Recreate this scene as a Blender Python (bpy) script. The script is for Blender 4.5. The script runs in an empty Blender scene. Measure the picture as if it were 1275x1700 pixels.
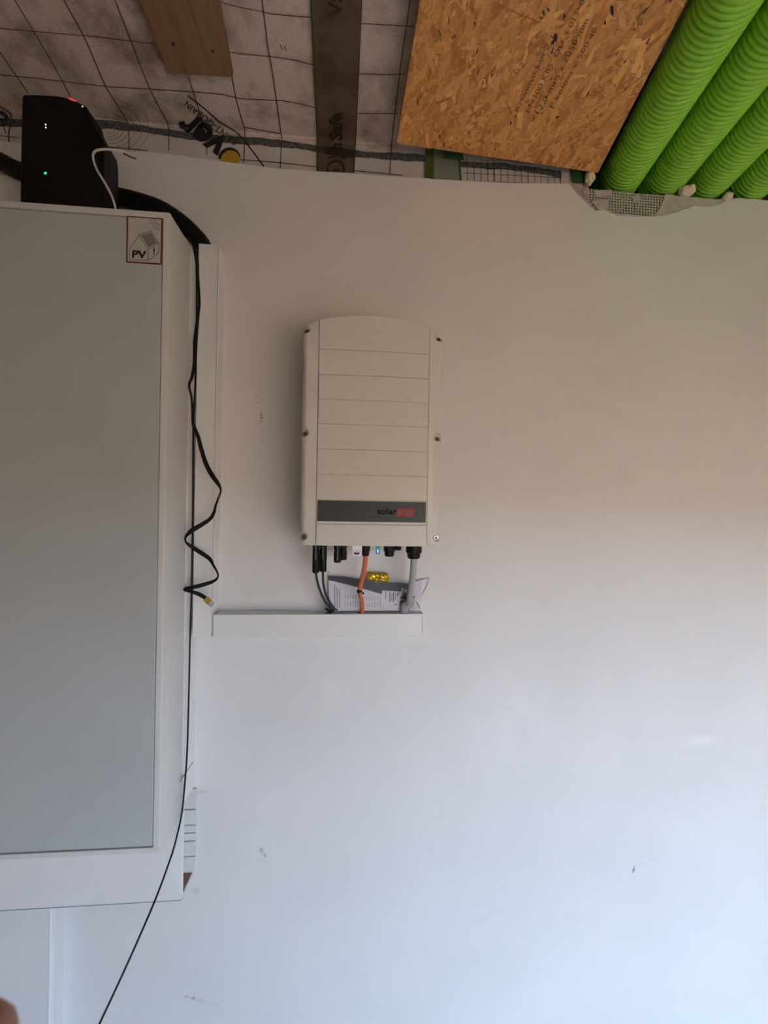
import bpy, bmesh, math, random
from mathutils import Vector, Matrix
from mathutils.geometry import tessellate_polygon
random.seed(7)
SC = bpy.context.scene
COL = SC.collection

# ------------------------------------------------------------------ camera
FPX, CX, CY = 640.0, 637.5, 850.0
PSI, ROLL = math.radians(4.36), 0.0165
CAM = Vector((0.0, -1.06, 1.5))
_r0 = Vector((math.cos(PSI), -math.sin(PSI), 0)); _u0 = Vector((0, 0, 1)); FW = Vector((math.sin(PSI), math.cos(PSI), 0))
_c = math.sqrt(1 - ROLL * ROLL)
AX = _c * _r0 + ROLL * _u0
AY = -ROLL * _r0 + _c * _u0
cd = bpy.data.cameras.new('camera'); cam = bpy.data.objects.new('camera', cd); COL.objects.link(cam)
m = Matrix((AX, AY, -FW)).transposed().to_4x4(); m.translation = CAM
cam.matrix_world = m
cd.sensor_fit = 'VERTICAL'; cd.sensor_height = 36.0; cd.lens = FPX / 1700.0 * 36.0
cd.clip_start = 0.005
cd.dof.use_dof = True; cd.dof.focus_distance = 1.0; cd.dof.aperture_fstop = 11.0
SC.camera = cam

# ------------------------------------------------------------------ world, sun, exposure
SKY_LOW = (0.60, 0.80, 1.06)
SKY_HIGH = (0.32, 0.52, 1.0)
SKY_K = 13.3
SUN_K = 31.0
GROUND = (0.40, 0.275, 0.165)
DOOR_H = 1.485
DOOR_Y = -2.5
DOOR_X0 = 0.4
DOOR_X1 = 2.36
w = bpy.data.worlds.new('sky'); SC.world = w; w.use_nodes = True
_nt = w.node_tree; bg = _nt.nodes['Background']; bg.inputs[1].default_value = SKY_K
_tc = _nt.nodes.new('ShaderNodeTexCoord'); _sp = _nt.nodes.new('ShaderNodeSeparateXYZ'); _rp = _nt.nodes.new('ShaderNodeValToRGB')
_nt.links.new(_tc.outputs['Generated'], _sp.inputs[0]); _nt.links.new(_sp.outputs['Z'], _rp.inputs[0]); _nt.links.new(_rp.outputs[0], bg.inputs[0])
_rp.color_ramp.elements[0].color = SKY_LOW + (1,); _rp.color_ramp.elements[1].color = tuple(c * .45 for c in SKY_HIGH) + (1,); _rp.color_ramp.elements[1].position = 0.8
sd = bpy.data.lights.new('sun', 'SUN'); sd.energy = SUN_K; sd.angle = math.radians(1.0); sd.color = (1.0, 0.90, 0.78)
sun = bpy.data.objects.new('sun', sd); COL.objects.link(sun)
sun.rotation_euler = (math.radians(-32), math.radians(22), 0)      # high sun from behind the building: it lights the yard only
sun.location = (3, 2, 8)
SC.view_settings.view_transform = 'Standard'; SC.view_settings.look = 'None'
SC.view_settings.gamma = 1.0; SC.view_settings.use_curve_mapping = False
SC.view_settings.exposure = 0.0

# ------------------------------------------------------------------ helpers
def ray(px, py): return FW + AX * ((px - CX) / FPX) - AY * ((py - CY) / FPX)
def Y(px, py, y):                       # point of the plane parallel to the wall at depth y
    r = ray(px, py); return CAM + r * ((y - CAM.y) / r.y)
def Z(px, py, z):
    r = ray(px, py); return CAM + r * ((z - CAM.z) / r.z)
ZC, YS = 2.521, 0.010                   # membrane ceiling height, membrane strip on the wall
def memb(px, py, off=0.0):              # membrane: ceiling first, then the strip turned down onto the wall
    p = Z(px, py, ZC - off) if ray(px, py).z > 0 else None
    if p is None or p.y > YS - off: p = Y(px, py, YS - off)
    return p

def principled(name):
    mt = bpy.data.materials.new(name); mt.use_nodes = True
    nt = mt.node_tree; return mt, nt, nt.nodes['Principled BSDF']
def mat(name, col, rough=0.6, metal=0.0, var=0.06, scale=30.0, bump=0.0, bscale=200.0, emit=None, estr=0.0, spec=0.5, stretch=(1, 1, 1), alpha=1.0, sheen=0.0):
    mt, nt, b = principled(name)
    tc = nt.nodes.new('ShaderNodeTexCoord'); mp = nt.nodes.new('ShaderNodeMapping'); mp.inputs['Scale'].default_value = stretch
    nt.links.new(tc.outputs['Object'], mp.inputs[0])
    n = nt.nodes.new('ShaderNodeTexNoise'); n.inputs['Scale'].default_value = scale; n.inputs['Detail'].default_value = 5
    nt.links.new(mp.outputs[0], n.inputs['Vector'])
    r = nt.nodes.new('ShaderNodeValToRGB'); r.color_ramp.elements[0].position = 0.3; r.color_ramp.elements[1].position = 0.7
    r.color_ramp.elements[0].color = tuple(max(0, c * (1 - var)) for c in col) + (1,)
    r.color_ramp.elements[1].color = tuple(min(1, c * (1 + var)) for c in col) + (1,)
    nt.links.new(n.outputs[0], r.inputs[0]); nt.links.new(r.outputs[0], b.inputs['Base Color'])
    b.inputs['Roughness'].default_value = rough; b.inputs['Metallic'].default_value = metal
    b.inputs['Specular IOR Level'].default_value = spec
    if bump:
        n2 = nt.nodes.new('ShaderNodeTexNoise'); n2.inputs['Scale'].default_value = bscale; n2.inputs['Detail'].default_value = 4
        nt.links.new(mp.outputs[0], n2.inputs['Vector'])
        bp = nt.nodes.new('ShaderNodeBump'); bp.inputs['Strength'].default_value = bump; bp.inputs['Distance'].default_value = 0.002
        nt.links.new(n2.outputs[0], bp.inputs['Height']); nt.links.new(bp.outputs[0], b.inputs['Normal'])
    if emit: b.inputs['Emission Color'].default_value = emit + (1,); b.inputs['Emission Strength'].default_value = estr
    if alpha < 1: b.inputs['Alpha'].default_value = alpha
    return mt

class MB:
    def __init__(s): s.v = []; s.f = []
    def add(s, vs, fs):
        o = len(s.v); s.v += [Vector(p) for p in vs]; s.f += [tuple(i + o for i in f) for f in fs]; return s
    def box(s, a, b):
        x0, y0, z0 = a; x1, y1, z1 = b
        return s.add([(x0, y0, z0), (x1, y0, z0), (x1, y1, z0), (x0, y1, z0), (x0, y0, z1), (x1, y0, z1), (x1, y1, z1), (x0, y1, z1)],
                     [(0, 3, 2, 1), (4, 5, 6, 7), (0, 1, 5, 4), (1, 2, 6, 5), (2, 3, 7, 6), (3, 0, 4, 7)])
    def prism(s, pts, d):               # polygon in 3-D extruded by vector d
        n = len(pts); d = Vector(d); P = [Vector(p) for p in pts]
        tris = [tuple(t) for t in tessellate_polygon([P])]
        s.add(P + [p + d for p in P], tris + [tuple(i + n for i in reversed(t)) for t in tris] + [(i, i + n, (i + 1) % n + n, (i + 1) % n) for i in range(n)])
        return s
    def tube(s, pts, rad, seg=12, flat=None, caps=True):
        pts = [Vector(p) for p in pts]; n = len(pts); rings = []
        up = None
        for i, p in enumerate(pts):
            t = (pts[min(i + 1, n - 1)] - pts[max(i - 1, 0)]).normalized()
            if up is None: up = t.orthogonal().normalized()
            up = (up - t * up.dot(t)).normalized(); bi = t.cross(up)
            r = rad[i] if isinstance(rad, (list, tuple)) else rad
            rings.append([p + (up * math.cos(2 * math.pi * k / seg) + bi * math.sin(2 * math.pi * k / seg)) * r for k in range(seg)])
        vs = [q for r_ in rings for q in r_]
        fs = [(i * seg + k, i * seg + (k + 1) % seg, (i + 1) * seg + (k + 1) % seg, (i + 1) * seg + k) for i in range(n - 1) for k in range(seg)]
        if caps: fs += [tuple(reversed(range(seg))), tuple(range((n - 1) * seg, n * seg))]
        return s.add(vs, fs)
    def flat(s, pts, wid, thick):       # flat cable: width lies in the plane of the wall, wid per point
        pts = [Vector(p) for p in pts]; n = len(pts); vs = []
        for i, p in enumerate(pts):
            t = (pts[min(i + 1, n - 1)] - pts[max(i - 1, 0)]).normalized()
            a = t.cross(Vector((0, 1, 0))).normalized(); b = t.cross(a).normalized()
            wd = wid[i]; th = max(thick, (0.0062 - wd) * 0.6)
            for k in range(8):
                an = 2 * math.pi * (k + .5) / 8
                vs.append(p + a * math.cos(an) * wd * .54 + b * math.sin(an) * th * .54)
        fs = [(i * 8 + k, i * 8 + (k + 1) % 8, (i + 1) * 8 + (k + 1) % 8, (i + 1) * 8 + k) for i in range(n - 1) for k in range(8)]
        fs += [tuple(reversed(range(8))), tuple(range((n - 1) * 8, n * 8))]
        return s.add(vs, fs)
    def lathe(s, o, axis, prof, seg=20):  # prof: (r, t) along the axis
        o = Vector(o); ax = Vector(axis).normalized(); u = ax.orthogonal().normalized(); vv = ax.cross(u)
        n = len(prof); vs = [o + ax * t + (u * math.cos(2 * math.pi * k / seg) + vv * math.sin(2 * math.pi * k / seg)) * r for r, t in prof for k in range(seg)]
        fs = [(i * seg + k, i * seg + (k + 1) % seg, (i + 1) * seg + (k + 1) % seg, (i + 1) * seg + k) for i in range(n - 1) for k in range(seg)]
        fs += [tuple(reversed(range(seg))), tuple(range((n - 1) * seg, n * seg))]
        return s.add(vs, fs)
    def strip(s, pts, fn, wpx):         # printed line: a thin ribbon laid on a surface given by fn
        for (a, b) in zip(pts, pts[1:]):
            d = Vector((b[0] - a[0], b[1] - a[1]));
            if d.length < 1e-6: continue
            k = max(1, int(d.length / 10)); nx, ny = -d.y / d.length * wpx / 2, d.x / d.length * wpx / 2
            for i in range(k):
                t0, t1 = i / k, (i + 1) / k
                q = [(a[0] + d.x * t0 + nx, a[1] + d.y * t0 + ny), (a[0] + d.x * t1 + nx, a[1] + d.y * t1 + ny), (a[0] + d.x * t1 - nx, a[1] + d.y * t1 - ny), (a[0] + d.x * t0 - nx, a[1] + d.y * t0 - ny)]
                s.add([fn(*c) for c in q], [(0, 1, 2, 3)])
        return s
    def poly(s, pts):
        P = [Vector(p) for p in pts]; s.add(P, [tuple(t) for t in tessellate_polygon([P])]); return s
    def build(s, name, m, parent=None, smooth=False, bevel=0.0, seg=2):
        me = bpy.data.meshes.new(name); me.from_pydata([tuple(v) for v in s.v], [], s.f); me.validate()
        bm = bmesh.new(); bm.from_mesh(me)
        bmesh.ops.recalc_face_normals(bm, faces=bm.faces)
        if bevel:
            ed = [e for e in bm.edges if len(e.link_faces) == 2 and e.calc_face_angle(0) > 0.5]
            bmesh.ops.bevel(bm, geom=ed, offset=bevel, segments=seg, profile=0.5, affect='EDGES', clamp_overlap=True)
        bm.to_mesh(me); bm.free()
        if smooth:
            me.polygons.foreach_set('use_smooth', [True] * len(me.polygons))
            try: me.set_sharp_from_angle(angle=math.radians(42))
            except Exception: pass
        me.materials.append(m)
        o = bpy.data.objects.new(name, me); COL.objects.link(o)
        if parent is not None:
            o.parent = parent; o.matrix_parent_inverse = parent.matrix_world.inverted()
        return o
def tag(o, label=None, cat=None, group=None, kind=None):
    if label: o['label'] = label
    if cat: o['category'] = cat
    if group: o['group'] = group
    if kind: o['kind'] = kind
    return o
def thing(name, label, cat, loc=(0, 0, 0), group=None):
    o = bpy.data.objects.new(name, None); COL.objects.link(o); o.location = loc; o.empty_display_size = 0.05
    o.matrix_world = Matrix.Translation(loc)
    return tag(o, label, cat, group)
def struct(name, mb, m, label=None, **k):
    o = mb.build(name, m, **k); return tag(o, label, kind='structure')
def smooth_path(pts, n=6):
    P = [Vector(p) for p in pts]; out = []
    for i in range(len(P) - 1):
        a, b, c, d = P[max(i - 1, 0)], P[i], P[i + 1], P[min(i + 2, len(P) - 1)]
        for k in range(n):
            t = k / n
            out.append(0.5 * ((2 * b) + (c - a) * t + (2 * a - 5 * b + 4 * c - d) * t * t + (3 * b - a - 3 * c + d) * t ** 3))
    out.append(P[-1]); return out
def smooth_vals(v, n=6):
    return [q.x for q in smooth_path([(x, 0, 0) for x in v], n)]
DG = bpy.context.evaluated_depsgraph_get
def text_mb(s, p0, p1, h, fn, bold=0.0, shear=0.0, mb=None):
    """flat lettering laid on a surface: baseline from p0 to p1 (widths fit), cap height h, mapped by fn"""
    cu = bpy.data.curves.new('lettering', 'FONT'); cu.body = s; cu.size = 1.0; cu.offset = bold; cu.shear = shear; cu.resolution_u = 3
    o = bpy.data.objects.new('lettering', cu); COL.objects.link(o)
    bpy.context.view_layer.update()
    me = bpy.data.meshes.new_from_object(o.evaluated_get(DG()))
    bpy.data.objects.remove(o); bpy.data.curves.remove(cu)
    xs = [v.co.x for v in me.vertices]; ys = [v.co.y for v in me.vertices]
    x0, x1, top = min(xs), max(xs), max(ys)
    d = Vector((p1[0] - p0[0], p1[1] - p0[1])); e = d / d.length; up = Vector((e.y, -e.x))
    vs = []
    for v in me.vertices:
        q = Vector(p0) + d * ((v.co.x - x0) / (x1 - x0)) + up * (v.co.y / top * h)
        vs.append(fn(q.x, q.y))
    mb = mb or MB(); mb.add(vs, [tuple(p.vertices) for p in me.polygons]); bpy.data.meshes.remove(me)
    return mb
def cut(o, cutters):
    for c in cutters:
        md = o.modifiers.new('cut', 'BOOLEAN'); md.object = c; md.solver = 'EXACT'; md.operation = 'DIFFERENCE'
    bpy.context.view_layer.update()
    me = bpy.data.meshes.new_from_object(o.evaluated_get(DG()))
    old = o.data; o.modifiers.clear(); nm = old.name; o.data = me; bpy.data.meshes.remove(old); me.name = nm
    for c in cutters: bpy.data.objects.remove(c)
    me.polygons.foreach_set('use_smooth', [True] * len(me.polygons))
    me.set_sharp_from_angle(angle=math.radians(35))

# ------------------------------------------------------------------ materials
def wall_material():
    mt, nt, b = principled('painted_plaster'); L = nt.links
    tc = nt.nodes.new('ShaderNodeTexCoord')
    n = nt.nodes.new('ShaderNodeTexNoise'); n.inputs['Scale'].default_value = 3.0; n.inputs['Detail'].default_value = 8
    L.new(tc.outputs['Object'], n.inputs['Vector'])
    r = nt.nodes.new('ShaderNodeValToRGB'); r.color_ramp.elements[0].position = .35; r.color_ramp.elements[1].position = .65
    r.color_ramp.elements[0].color = (.76, .745, .735, 1); r.color_ramp.elements[1].color = (.80, .785, .775, 1)
    L.new(n.outputs[0], r.inputs[0]); last = r.outputs[0]
    def spot(px, py, rx, ry, col, strength, nscale, lo, hi, rot=0.0):
        nonlocal last
        c = Y(px, py, 0)
        mp = nt.nodes.new('ShaderNodeMapping'); mp.vector_type = 'TEXTURE'
        mp.inputs['Location'].default_value = (c.x, 0, c.z); mp.inputs['Rotation'].default_value = (0, rot, 0)
        mp.inputs['Scale'].default_value = (rx * .00166, 1, ry * .00166)
        L.new(tc.outputs['Object'], mp.inputs[0])
        ln = nt.nodes.new('ShaderNodeVectorMath'); ln.operation = 'LENGTH'; L.new(mp.outputs[0], ln.inputs[0])
        fall = nt.nodes.new('ShaderNodeMapRange'); fall.inputs[1].default_value = 1.0; fall.inputs[2].default_value = 0.2; L.new(ln.outputs['Value'], fall.inputs[0])
        ns = nt.nodes.new('ShaderNodeTexNoise'); ns.inputs['Scale'].default_value = nscale; ns.inputs['Detail'].default_value = 4; L.new(tc.outputs['Object'], ns.inputs['Vector'])
        th = nt.nodes.new('ShaderNodeMapRange'); th.inputs[1].default_value = lo; th.inputs[2].default_value = hi; L.new(ns.outputs[0], th.inputs[0])
        mu = nt.nodes.new('ShaderNodeMath'); mu.operation = 'MULTIPLY'; L.new(fall.outputs[0], mu.inputs[0]); L.new(th.outputs[0], mu.inputs[1])
        m2 = nt.nodes.new('ShaderNodeMath'); m2.operation = 'MULTIPLY'; m2.inputs[1].default_value = strength; L.new(mu.outputs[0], m2.inputs[0])
        mx = nt.nodes.new('ShaderNodeMix'); mx.data_type = 'RGBA'; L.new(m2.outputs[0], mx.inputs[0]); L.new(last, mx.inputs[6]); mx.inputs[7].default_value = col + (1,)
        last = mx.outputs[2]
    dark = (.16, .14, .13)
    spot(430, 655, 9, 22, dark, .8, 150, .56, .66)
    spot(434, 693, 5, 12, dark, .9, 120, .50, .62)
    spot(434, 725, 4, 14, dark, .5, 140, .54, .64)
    spot(434, 1412, 5, 6, (.40, .41, .44), .8, 60, .3, .45); spot(440, 1420, 2.5, 6, (.36, .37, .40), .8, 40, .2, .4, rot=-.5)
    spot(1052, 1444, 3, 8, (.20, .20, .22), 1.0, 20, .2, .4, rot=.25)
    spot(320, 1657, 18, 4, (.30, .25, .22), .9, 90, .45, .6, rot=.3)
    spot(345, 1664, 30, 6, (.60, .54, .48), .6, 40, .3, .6, rot=.3)
    spot(868, 1205, 42, 70, (.45, .45, .47), .55, 330, .52, .68)
    spot(850, 1190, 110, 120, (.86, .85, .86), .8, 12, .2, .7)
    spot(1035, 790, 26, 40, (.45, .40, .36), .35, 80, .52, .68)
    spot(1165, 1230, 50, 14, (.87, .88, .86), .7, 10, .2, .6)
    spot(556, 1150, 30, 40, (.86, .86, .86), .6, 10, .2, .6)
    spot(325, 1480, 8, 8, (.50, .38, .28), .6, 60, .3, .6)
    spot(335, 1315, 14, 5, (.62, .55, .45), .6, 60, .3, .6)
    spot(1000, 650, 140, 180, (.66, .62, .58), .35, 14, .4, .75)
    spot(840, 700, 90, 60, (.66, .60, .56), .3, 22, .45, .75)
    L.new(last, b.inputs['Base Color']); b.inputs['Roughness'].default_value = .55; b.inputs['Specular IOR Level'].default_value = .35
    n2 = nt.nodes.new('ShaderNodeTexNoise'); n2.inputs['Scale'].default_value = 260; n2.inputs['Detail'].default_value = 3; L.new(tc.outputs['Object'], n2.inputs['Vector'])
    n3 = nt.nodes.new('ShaderNodeTexNoise'); n3.inputs['Scale'].default_value = 9; n3.inputs['Detail'].default_value = 6; L.new(tc.outputs['Object'], n3.inputs['Vector'])
    ad = nt.nodes.new('ShaderNodeMath'); ad.operation = 'MULTIPLY_ADD'; ad.inputs[1].default_value = 2.0; L.new(n3.outputs[0], ad.inputs[0]); L.new(n2.outputs[0], ad.inputs[2])
    bp = nt.nodes.new('ShaderNodeBump'); bp.inputs['Strength'].default_value = .18; bp.inputs['Distance'].default_value = .002
    L.new(ad.outputs[0], bp.inputs['Height']); L.new(bp.outputs[0], b.inputs['Normal'])
    return mt
def fleece_material():
    mt, nt, b = principled('fleece'); L = nt.links
    tc = nt.nodes.new('ShaderNodeTexCoord')
    a = nt.nodes.new('ShaderNodeTexNoise'); a.inputs['Scale'].default_value = 8.5; a.inputs['Detail'].default_value = 7; a.inputs['Roughness'].default_value = .62
    L.new(tc.outputs['Object'], a.inputs['Vector'])
    r = nt.nodes.new('ShaderNodeValToRGB'); r.color_ramp.elements[0].position = .36; r.color_ramp.elements[1].position = .56
    r.color_ramp.elements[0].color = (.30, .225, .19, 1); r.color_ramp.elements[1].color = (.64, .54, .48, 1)
    L.new(a.outputs[0], r.inputs[0])
    f = nt.nodes.new('ShaderNodeTexNoise'); f.inputs['Scale'].default_value = 240; f.inputs['Detail'].default_value = 3; L.new(tc.outputs['Object'], f.inputs['Vector'])
    mx = nt.nodes.new('ShaderNodeMix'); mx.data_type = 'RGBA'; mx.blend_type = 'OVERLAY'; mx.inputs[0].default_value = .35
    L.new(r.outputs[0], mx.inputs[6]); L.new(f.outputs[0], mx.inputs[7]); L.new(mx.outputs[2], b.inputs['Base Color'])
    b.inputs['Roughness'].default_value = .85; b.inputs['Specular IOR Level'].default_value = .2
    n3 = nt.nodes.new('ShaderNodeTexNoise'); n3.inputs['Scale'].default_value = 10; n3.inputs['Detail'].default_value = 5; L.new(tc.outputs['Object'], n3.inputs['Vector'])
    bp = nt.nodes.new('ShaderNodeBump'); bp.inputs['Strength'].default_value = .5; bp.inputs['Distance'].default_value = .01
    L.new(n3.outputs[0], bp.inputs['Height']); L.new(bp.outputs[0], b.inputs['Normal'])
    return mt
def flake_material():
    mt, nt, b = principled('wood_flakes'); L = nt.links
    at = nt.nodes.new('ShaderNodeAttribute'); at.attribute_name = 'tint'
    tc = nt.nodes.new('ShaderNodeTexCoord')
    n = nt.nodes.new('ShaderNodeTexNoise'); n.inputs['Scale'].default_value = 120; n.inputs['Detail'].default_value = 4; L.new(tc.outputs['Object'], n.inputs['Vector'])
    mx = nt.nodes.new('ShaderNodeMix'); mx.data_type = 'RGBA'; mx.blend_type = 'OVERLAY'; mx.inputs[0].default_value = .35
    L.new(at.outputs['Color'], mx.inputs[6]); L.new(n.outputs[0], mx.inputs[7]); L.new(mx.outputs[2], b.inputs['Base Color'])
    b.inputs['Roughness'].default_value = .55
    return mt
def wood_material(name, c0, c1, stretch):
    mt, nt, b = principled(name); L = nt.links
    tc = nt.nodes.new('ShaderNodeTexCoord'); mp = nt.nodes.new('ShaderNodeMapping'); mp.inputs['Scale'].default_value = stretch
    L.new(tc.outputs['Object'], mp.inputs[0])
    n = nt.nodes.new('ShaderNodeTexNoise'); n.inputs['Scale'].default_value = 6; n.inputs['Detail'].default_value = 9; n.inputs['Distortion'].default_value = .4; L.new(mp.outputs[0], n.inputs['Vector'])
    r = nt.nodes.new('ShaderNodeValToRGB'); r.color_ramp.elements[0].position = .3; r.color_ramp.elements[1].position = .7
    r.color_ramp.elements[0].color = c0 + (1,); r.color_ramp.elements[1].color = c1 + (1,)
    L.new(n.outputs[0], r.inputs[0]); L.new(r.outputs[0], b.inputs['Base Color']); b.inputs['Roughness'].default_value = .6
    return mt
M_wall = wall_material()
M_fleece = fleece_material()
M_bright = mat('bright_white', (.90, .90, .89), .4, var=.01)
M_white = mat('white_plastic', (.74, .73, .71), .38, var=.02)
M_trunk = mat('trunking_plastic', (.83, .825, .82), .4, var=.02, scale=8)
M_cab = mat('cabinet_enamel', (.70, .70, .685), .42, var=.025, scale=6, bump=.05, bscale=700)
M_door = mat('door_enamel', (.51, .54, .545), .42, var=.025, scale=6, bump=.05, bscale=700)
M_board = mat('white_board', (.84, .83, .83), .5, var=.03, scale=10)
M_inv = mat('powder_coated_aluminium', (.735, .715, .67), .42, var=.02, scale=60, bump=.12, bscale=900)
M_chassis = mat('chassis_aluminium', (.45, .44, .42), .5, metal=.4, var=.03)
M_label = mat('grey_strip', (.055, .063, .070), .5, var=.04)
M_black = mat('black_plastic', (.0035, .0035, .004), .42, var=.1, spec=.22)
M_blackm = mat('matt_black_plastic', (.005, .005, .0055), .5, var=.1, spec=.25)
M_cable = mat('black_cable', (.0075, .007, .007), .5, var=.1, spec=.25)
M_pvcab = mat('slate_cable', (.022, .027, .034), .5, var=.1)
M_orange = mat('orange_cable', (.62, .16, .055), .5, var=.06)
M_grey = mat('grey_conduit', (.40, .40, .39), .5, var=.03)
M_steel = mat('stainless_steel', (.45, .43, .40), .32, metal=1.0, var=.05)
M_socket = mat('socket_recess', (.03, .028, .025), .6)
M_red = mat('red_print', (.42, .022, .028), .5)
M_dred = mat('dark_red_print', (.20, .015, .018), .5)
M_ink = mat('black_ink', (.012, .012, .012), .6)
M_inkg = mat('grey_ink', (.11, .11, .11), .6)
M_browni = mat('brown_print', (.055, .032, .024), .8)
M_green = mat('green_pipe', (.29, .64, .034), .45, var=.10, scale=40)
M_gtape = mat('green_tape', (.035, .12, .03), .4, var=.2, scale=60)
M_foam = mat('foam', (.84, .73, .54), .8, var=.12, scale=80, bump=.6, bscale=180)
M_paper = mat('paper', (.80, .79, .84), .7, var=.02)
M_plaster = mat('rough_plaster', (.56, .51, .47), .85, var=.12, scale=50, bump=.8, bscale=150)
M_mesh = mat('fibre_mesh', (.50, .46, .42), .8)
M_bead = mat('grey_sealant', (.085, .087, .085), .9, var=.6, scale=110, bump=.3, bscale=300)
M_osb = mat('board_core', (.36, .19, .085), .6, var=.3, scale=40)
M_flake = flake_material()
M_plank = wood_material('brown_plank', (.20, .105, .058), (.30, .165, .09), (14, 1.2, 14))
M_raw = wood_material('raw_board', (.40, .185, .10), (.52, .26, .15), (3, 3, 3))
M_skin = mat('skin', (.42, .19, .14), .5, var=.08, scale=60)
M_gold = mat('yellow_foil', (.62, .42, .03), .16, metal=.55, var=.2, scale=90)
M_blue = mat('booklet_cover', (.02, .023, .045), .45, var=.35, scale=25)
M_ground = mat('gravel_yard', GROUND, .9, var=.15, scale=8)
M_floor = mat('screed_floor', (.38, .30, .21), .8, var=.1, scale=4)
M_inner = mat('inner_plaster', (.58, .46, .34), .8, var=.05, scale=4)
M_dark = mat('dark_gap', (.02, .02, .02), .9)
M_brick = mat('masonry', (.35, .20, .14), .9, var=.2)
def film(name, tint, fac, rough):
    mt, nt, b = principled(name); out = nt.nodes['Material Output']
    t = nt.nodes.new('ShaderNodeBsdfTransparent'); t.inputs[0].default_value = tint[1] + (1,)
    mx = nt.nodes.new('ShaderNodeMixShader'); mx.inputs[0].default_value = fac
    nz = nt.nodes.new('ShaderNodeTexNoise'); nz.inputs['Scale'].default_value = 40
    bp = nt.nodes.new('ShaderNodeBump'); bp.inputs['Strength'].default_value = .3; bp.inputs['Distance'].default_value = .002
    nt.links.new(nz.outputs[0], bp.inputs['Height']); nt.links.new(bp.outputs[0], b.inputs['Normal'])
    b.inputs['Base Color'].default_value = tint[0] + (1,); b.inputs['Roughness'].default_value = rough
    nt.links.new(t.outputs[0], mx.inputs[1]); nt.links.new(b.outputs[0], mx.inputs[2]); nt.links.new(mx.outputs[0], out.inputs[0])
    return mt
M_tape = film('tape_film', ((.10, .075, .055), (.62, .56, .48)), .42, .45)
M_film = film('clear_film', ((.8, .8, .82), (.985, .985, .99)), .05, .2)
M_clear = film('clear_plug', ((.6, .58, .56), (.9, .9, .9)), .55, .1)
M_gfilm = film('grey_green_film', ((.30, .33, .27), (.8, .85, .78)), .6, .4)
def glow(name, c, s): return mat(name, tuple(q * .5 for q in c), .4, emit=c, estr=s)
M_ledg = glow('green_led', (.05, .8, .25), 1.0); M_ledw = glow('white_led', (.8, .85, .95), 1.6)
M_ledr = glow('red_led', (.9, .06, .09), .8); M_ledb = glow('blue_display', (.03, .17, .42), .45); M_ledc = glow('cyan_led', (.45, 1.0, .85), 1.3)

# ------------------------------------------------------------------ the room shell
edge_px = [(-60, 226), (0, 235), (60, 239), (130, 244), (170, 247), (210, 250), (252, 252), (300, 258), (345, 265), (400, 272), (460, 280), (520, 284), (587, 287.5), (640, 292), (700, 296), (770, 300), (845, 303.5), (945, 305),
           (953, 314), (965, 326), (980, 340), (990, 350), (1002, 347), (1015, 353), (1026, 357), (1045, 356), (1070, 359), (1100, 357), (1122, 352), (1136, 346), (1143, 347), (1150, 341), (1165, 343), (1182, 343), (1196, 339), (1210, 332), (1222, 329), (1250, 330), (1275, 333)]
top = [Y(x, y, 0) for x, y in edge_px]
outline = [Vector((-1.3, 0, -.2)), Vector((-1.3, 0, top[0].z))] + top + [Vector((2.4, 0, 2.447)), Vector((2.4, 0, -.2))]
wall = struct('wall_back', MB().prism(outline, (0, .0085, 0)), M_wall, 'white plastered wall with a ragged upper edge')
MB().box((-1.3, .0125, -.2), (2.4, .2, 2.36)).box((-1.3, .0125, 2.36), (.62, .2, 2.6)).build('masonry', M_brick, wall)
MB().box((.62, .16, 2.36), (2.4, .2, 2.66)).build('masonry_recess', M_dark, wall)
# rough undercoat left under the torn plaster, right of the mesh
uc = [(1105, 322), (1130, 326), (1160, 328), (1190, 331), (1216, 328), (1222, 333), (1200, 342), (1180, 348), (1150, 348), (1128, 356), (1100, 361), (1085, 361), (1096, 345)]
MB().prism([Y(x, y, .003) for x, y in uc], (0, .007, 0)).build('undercoat', M_plaster, wall)
lip = MB()
for pts in ([(945, 305), (958, 322), (978, 341), (990, 351)], [(1002, 348), (1026, 358), (1070, 360), (1100, 358), (1122, 353), (1136, 347), (1150, 342)]):
    lip.tube([Y(x, y, .001) for x, y in pts], .0022, 6)
lip.build('torn_rim', M_plaster, wall)
struct('wall_left', MB().box((-1.45, DOOR_Y, -.2), (-1.3, .2, 2.7)), M_inner)
struct('wall_right', MB().box((2.4, DOOR_Y, -.2), (2.55, .2, 2.7)), M_inner)
fr = MB().box((-1.45, DOOR_Y - .15, -.2), (DOOR_X0, DOOR_Y, 2.7)).box((DOOR_X1, DOOR_Y - .15, -.2), (2.55, DOOR_Y, 2.7)).box((DOOR_X0, DOOR_Y - .15, DOOR_H), (DOOR_X1, DOOR_Y, 2.7))
struct('wall_front', fr, M_inner)
struct('floor', MB().box((-1.45, DOOR_Y - .15, -.3), (2.55, .2, -.2)), M_floor)
struct('ceiling', MB().box((-1.45, DOOR_Y - .15, ZC + .012), (.66, .2, 2.80)).box((.66, DOOR_Y - .15, 2.66), (2.55, .2, 2.80)), M_plank)
struct('ground', MB().box((-40, -60, -.36), (40, DOOR_Y - .15, -.21)), M_ground)

# boxed-in column at lower left, below the backing board
c0 = Y(82, 1600, -.048)
trim = struct('trim_1', MB().box((-1.3, -.048, -.2), (c0.x, 0, .521)), mat('casing_paint', (.79, .795, .80), .5, var=.02, scale=10), 'white boxed-in column below the cabinet', bevel=.002)
MB().lathe((c0.x + .001, -.0468, -.2), (0, 0, 1), [(.0034, 0), (.0034, .72)], 12).box((c0.x - .0005, -.0385, -.2), (c0.x + .0012, -.0360, .520)).build('corner_bead', M_bright, trim, smooth=True)

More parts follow.
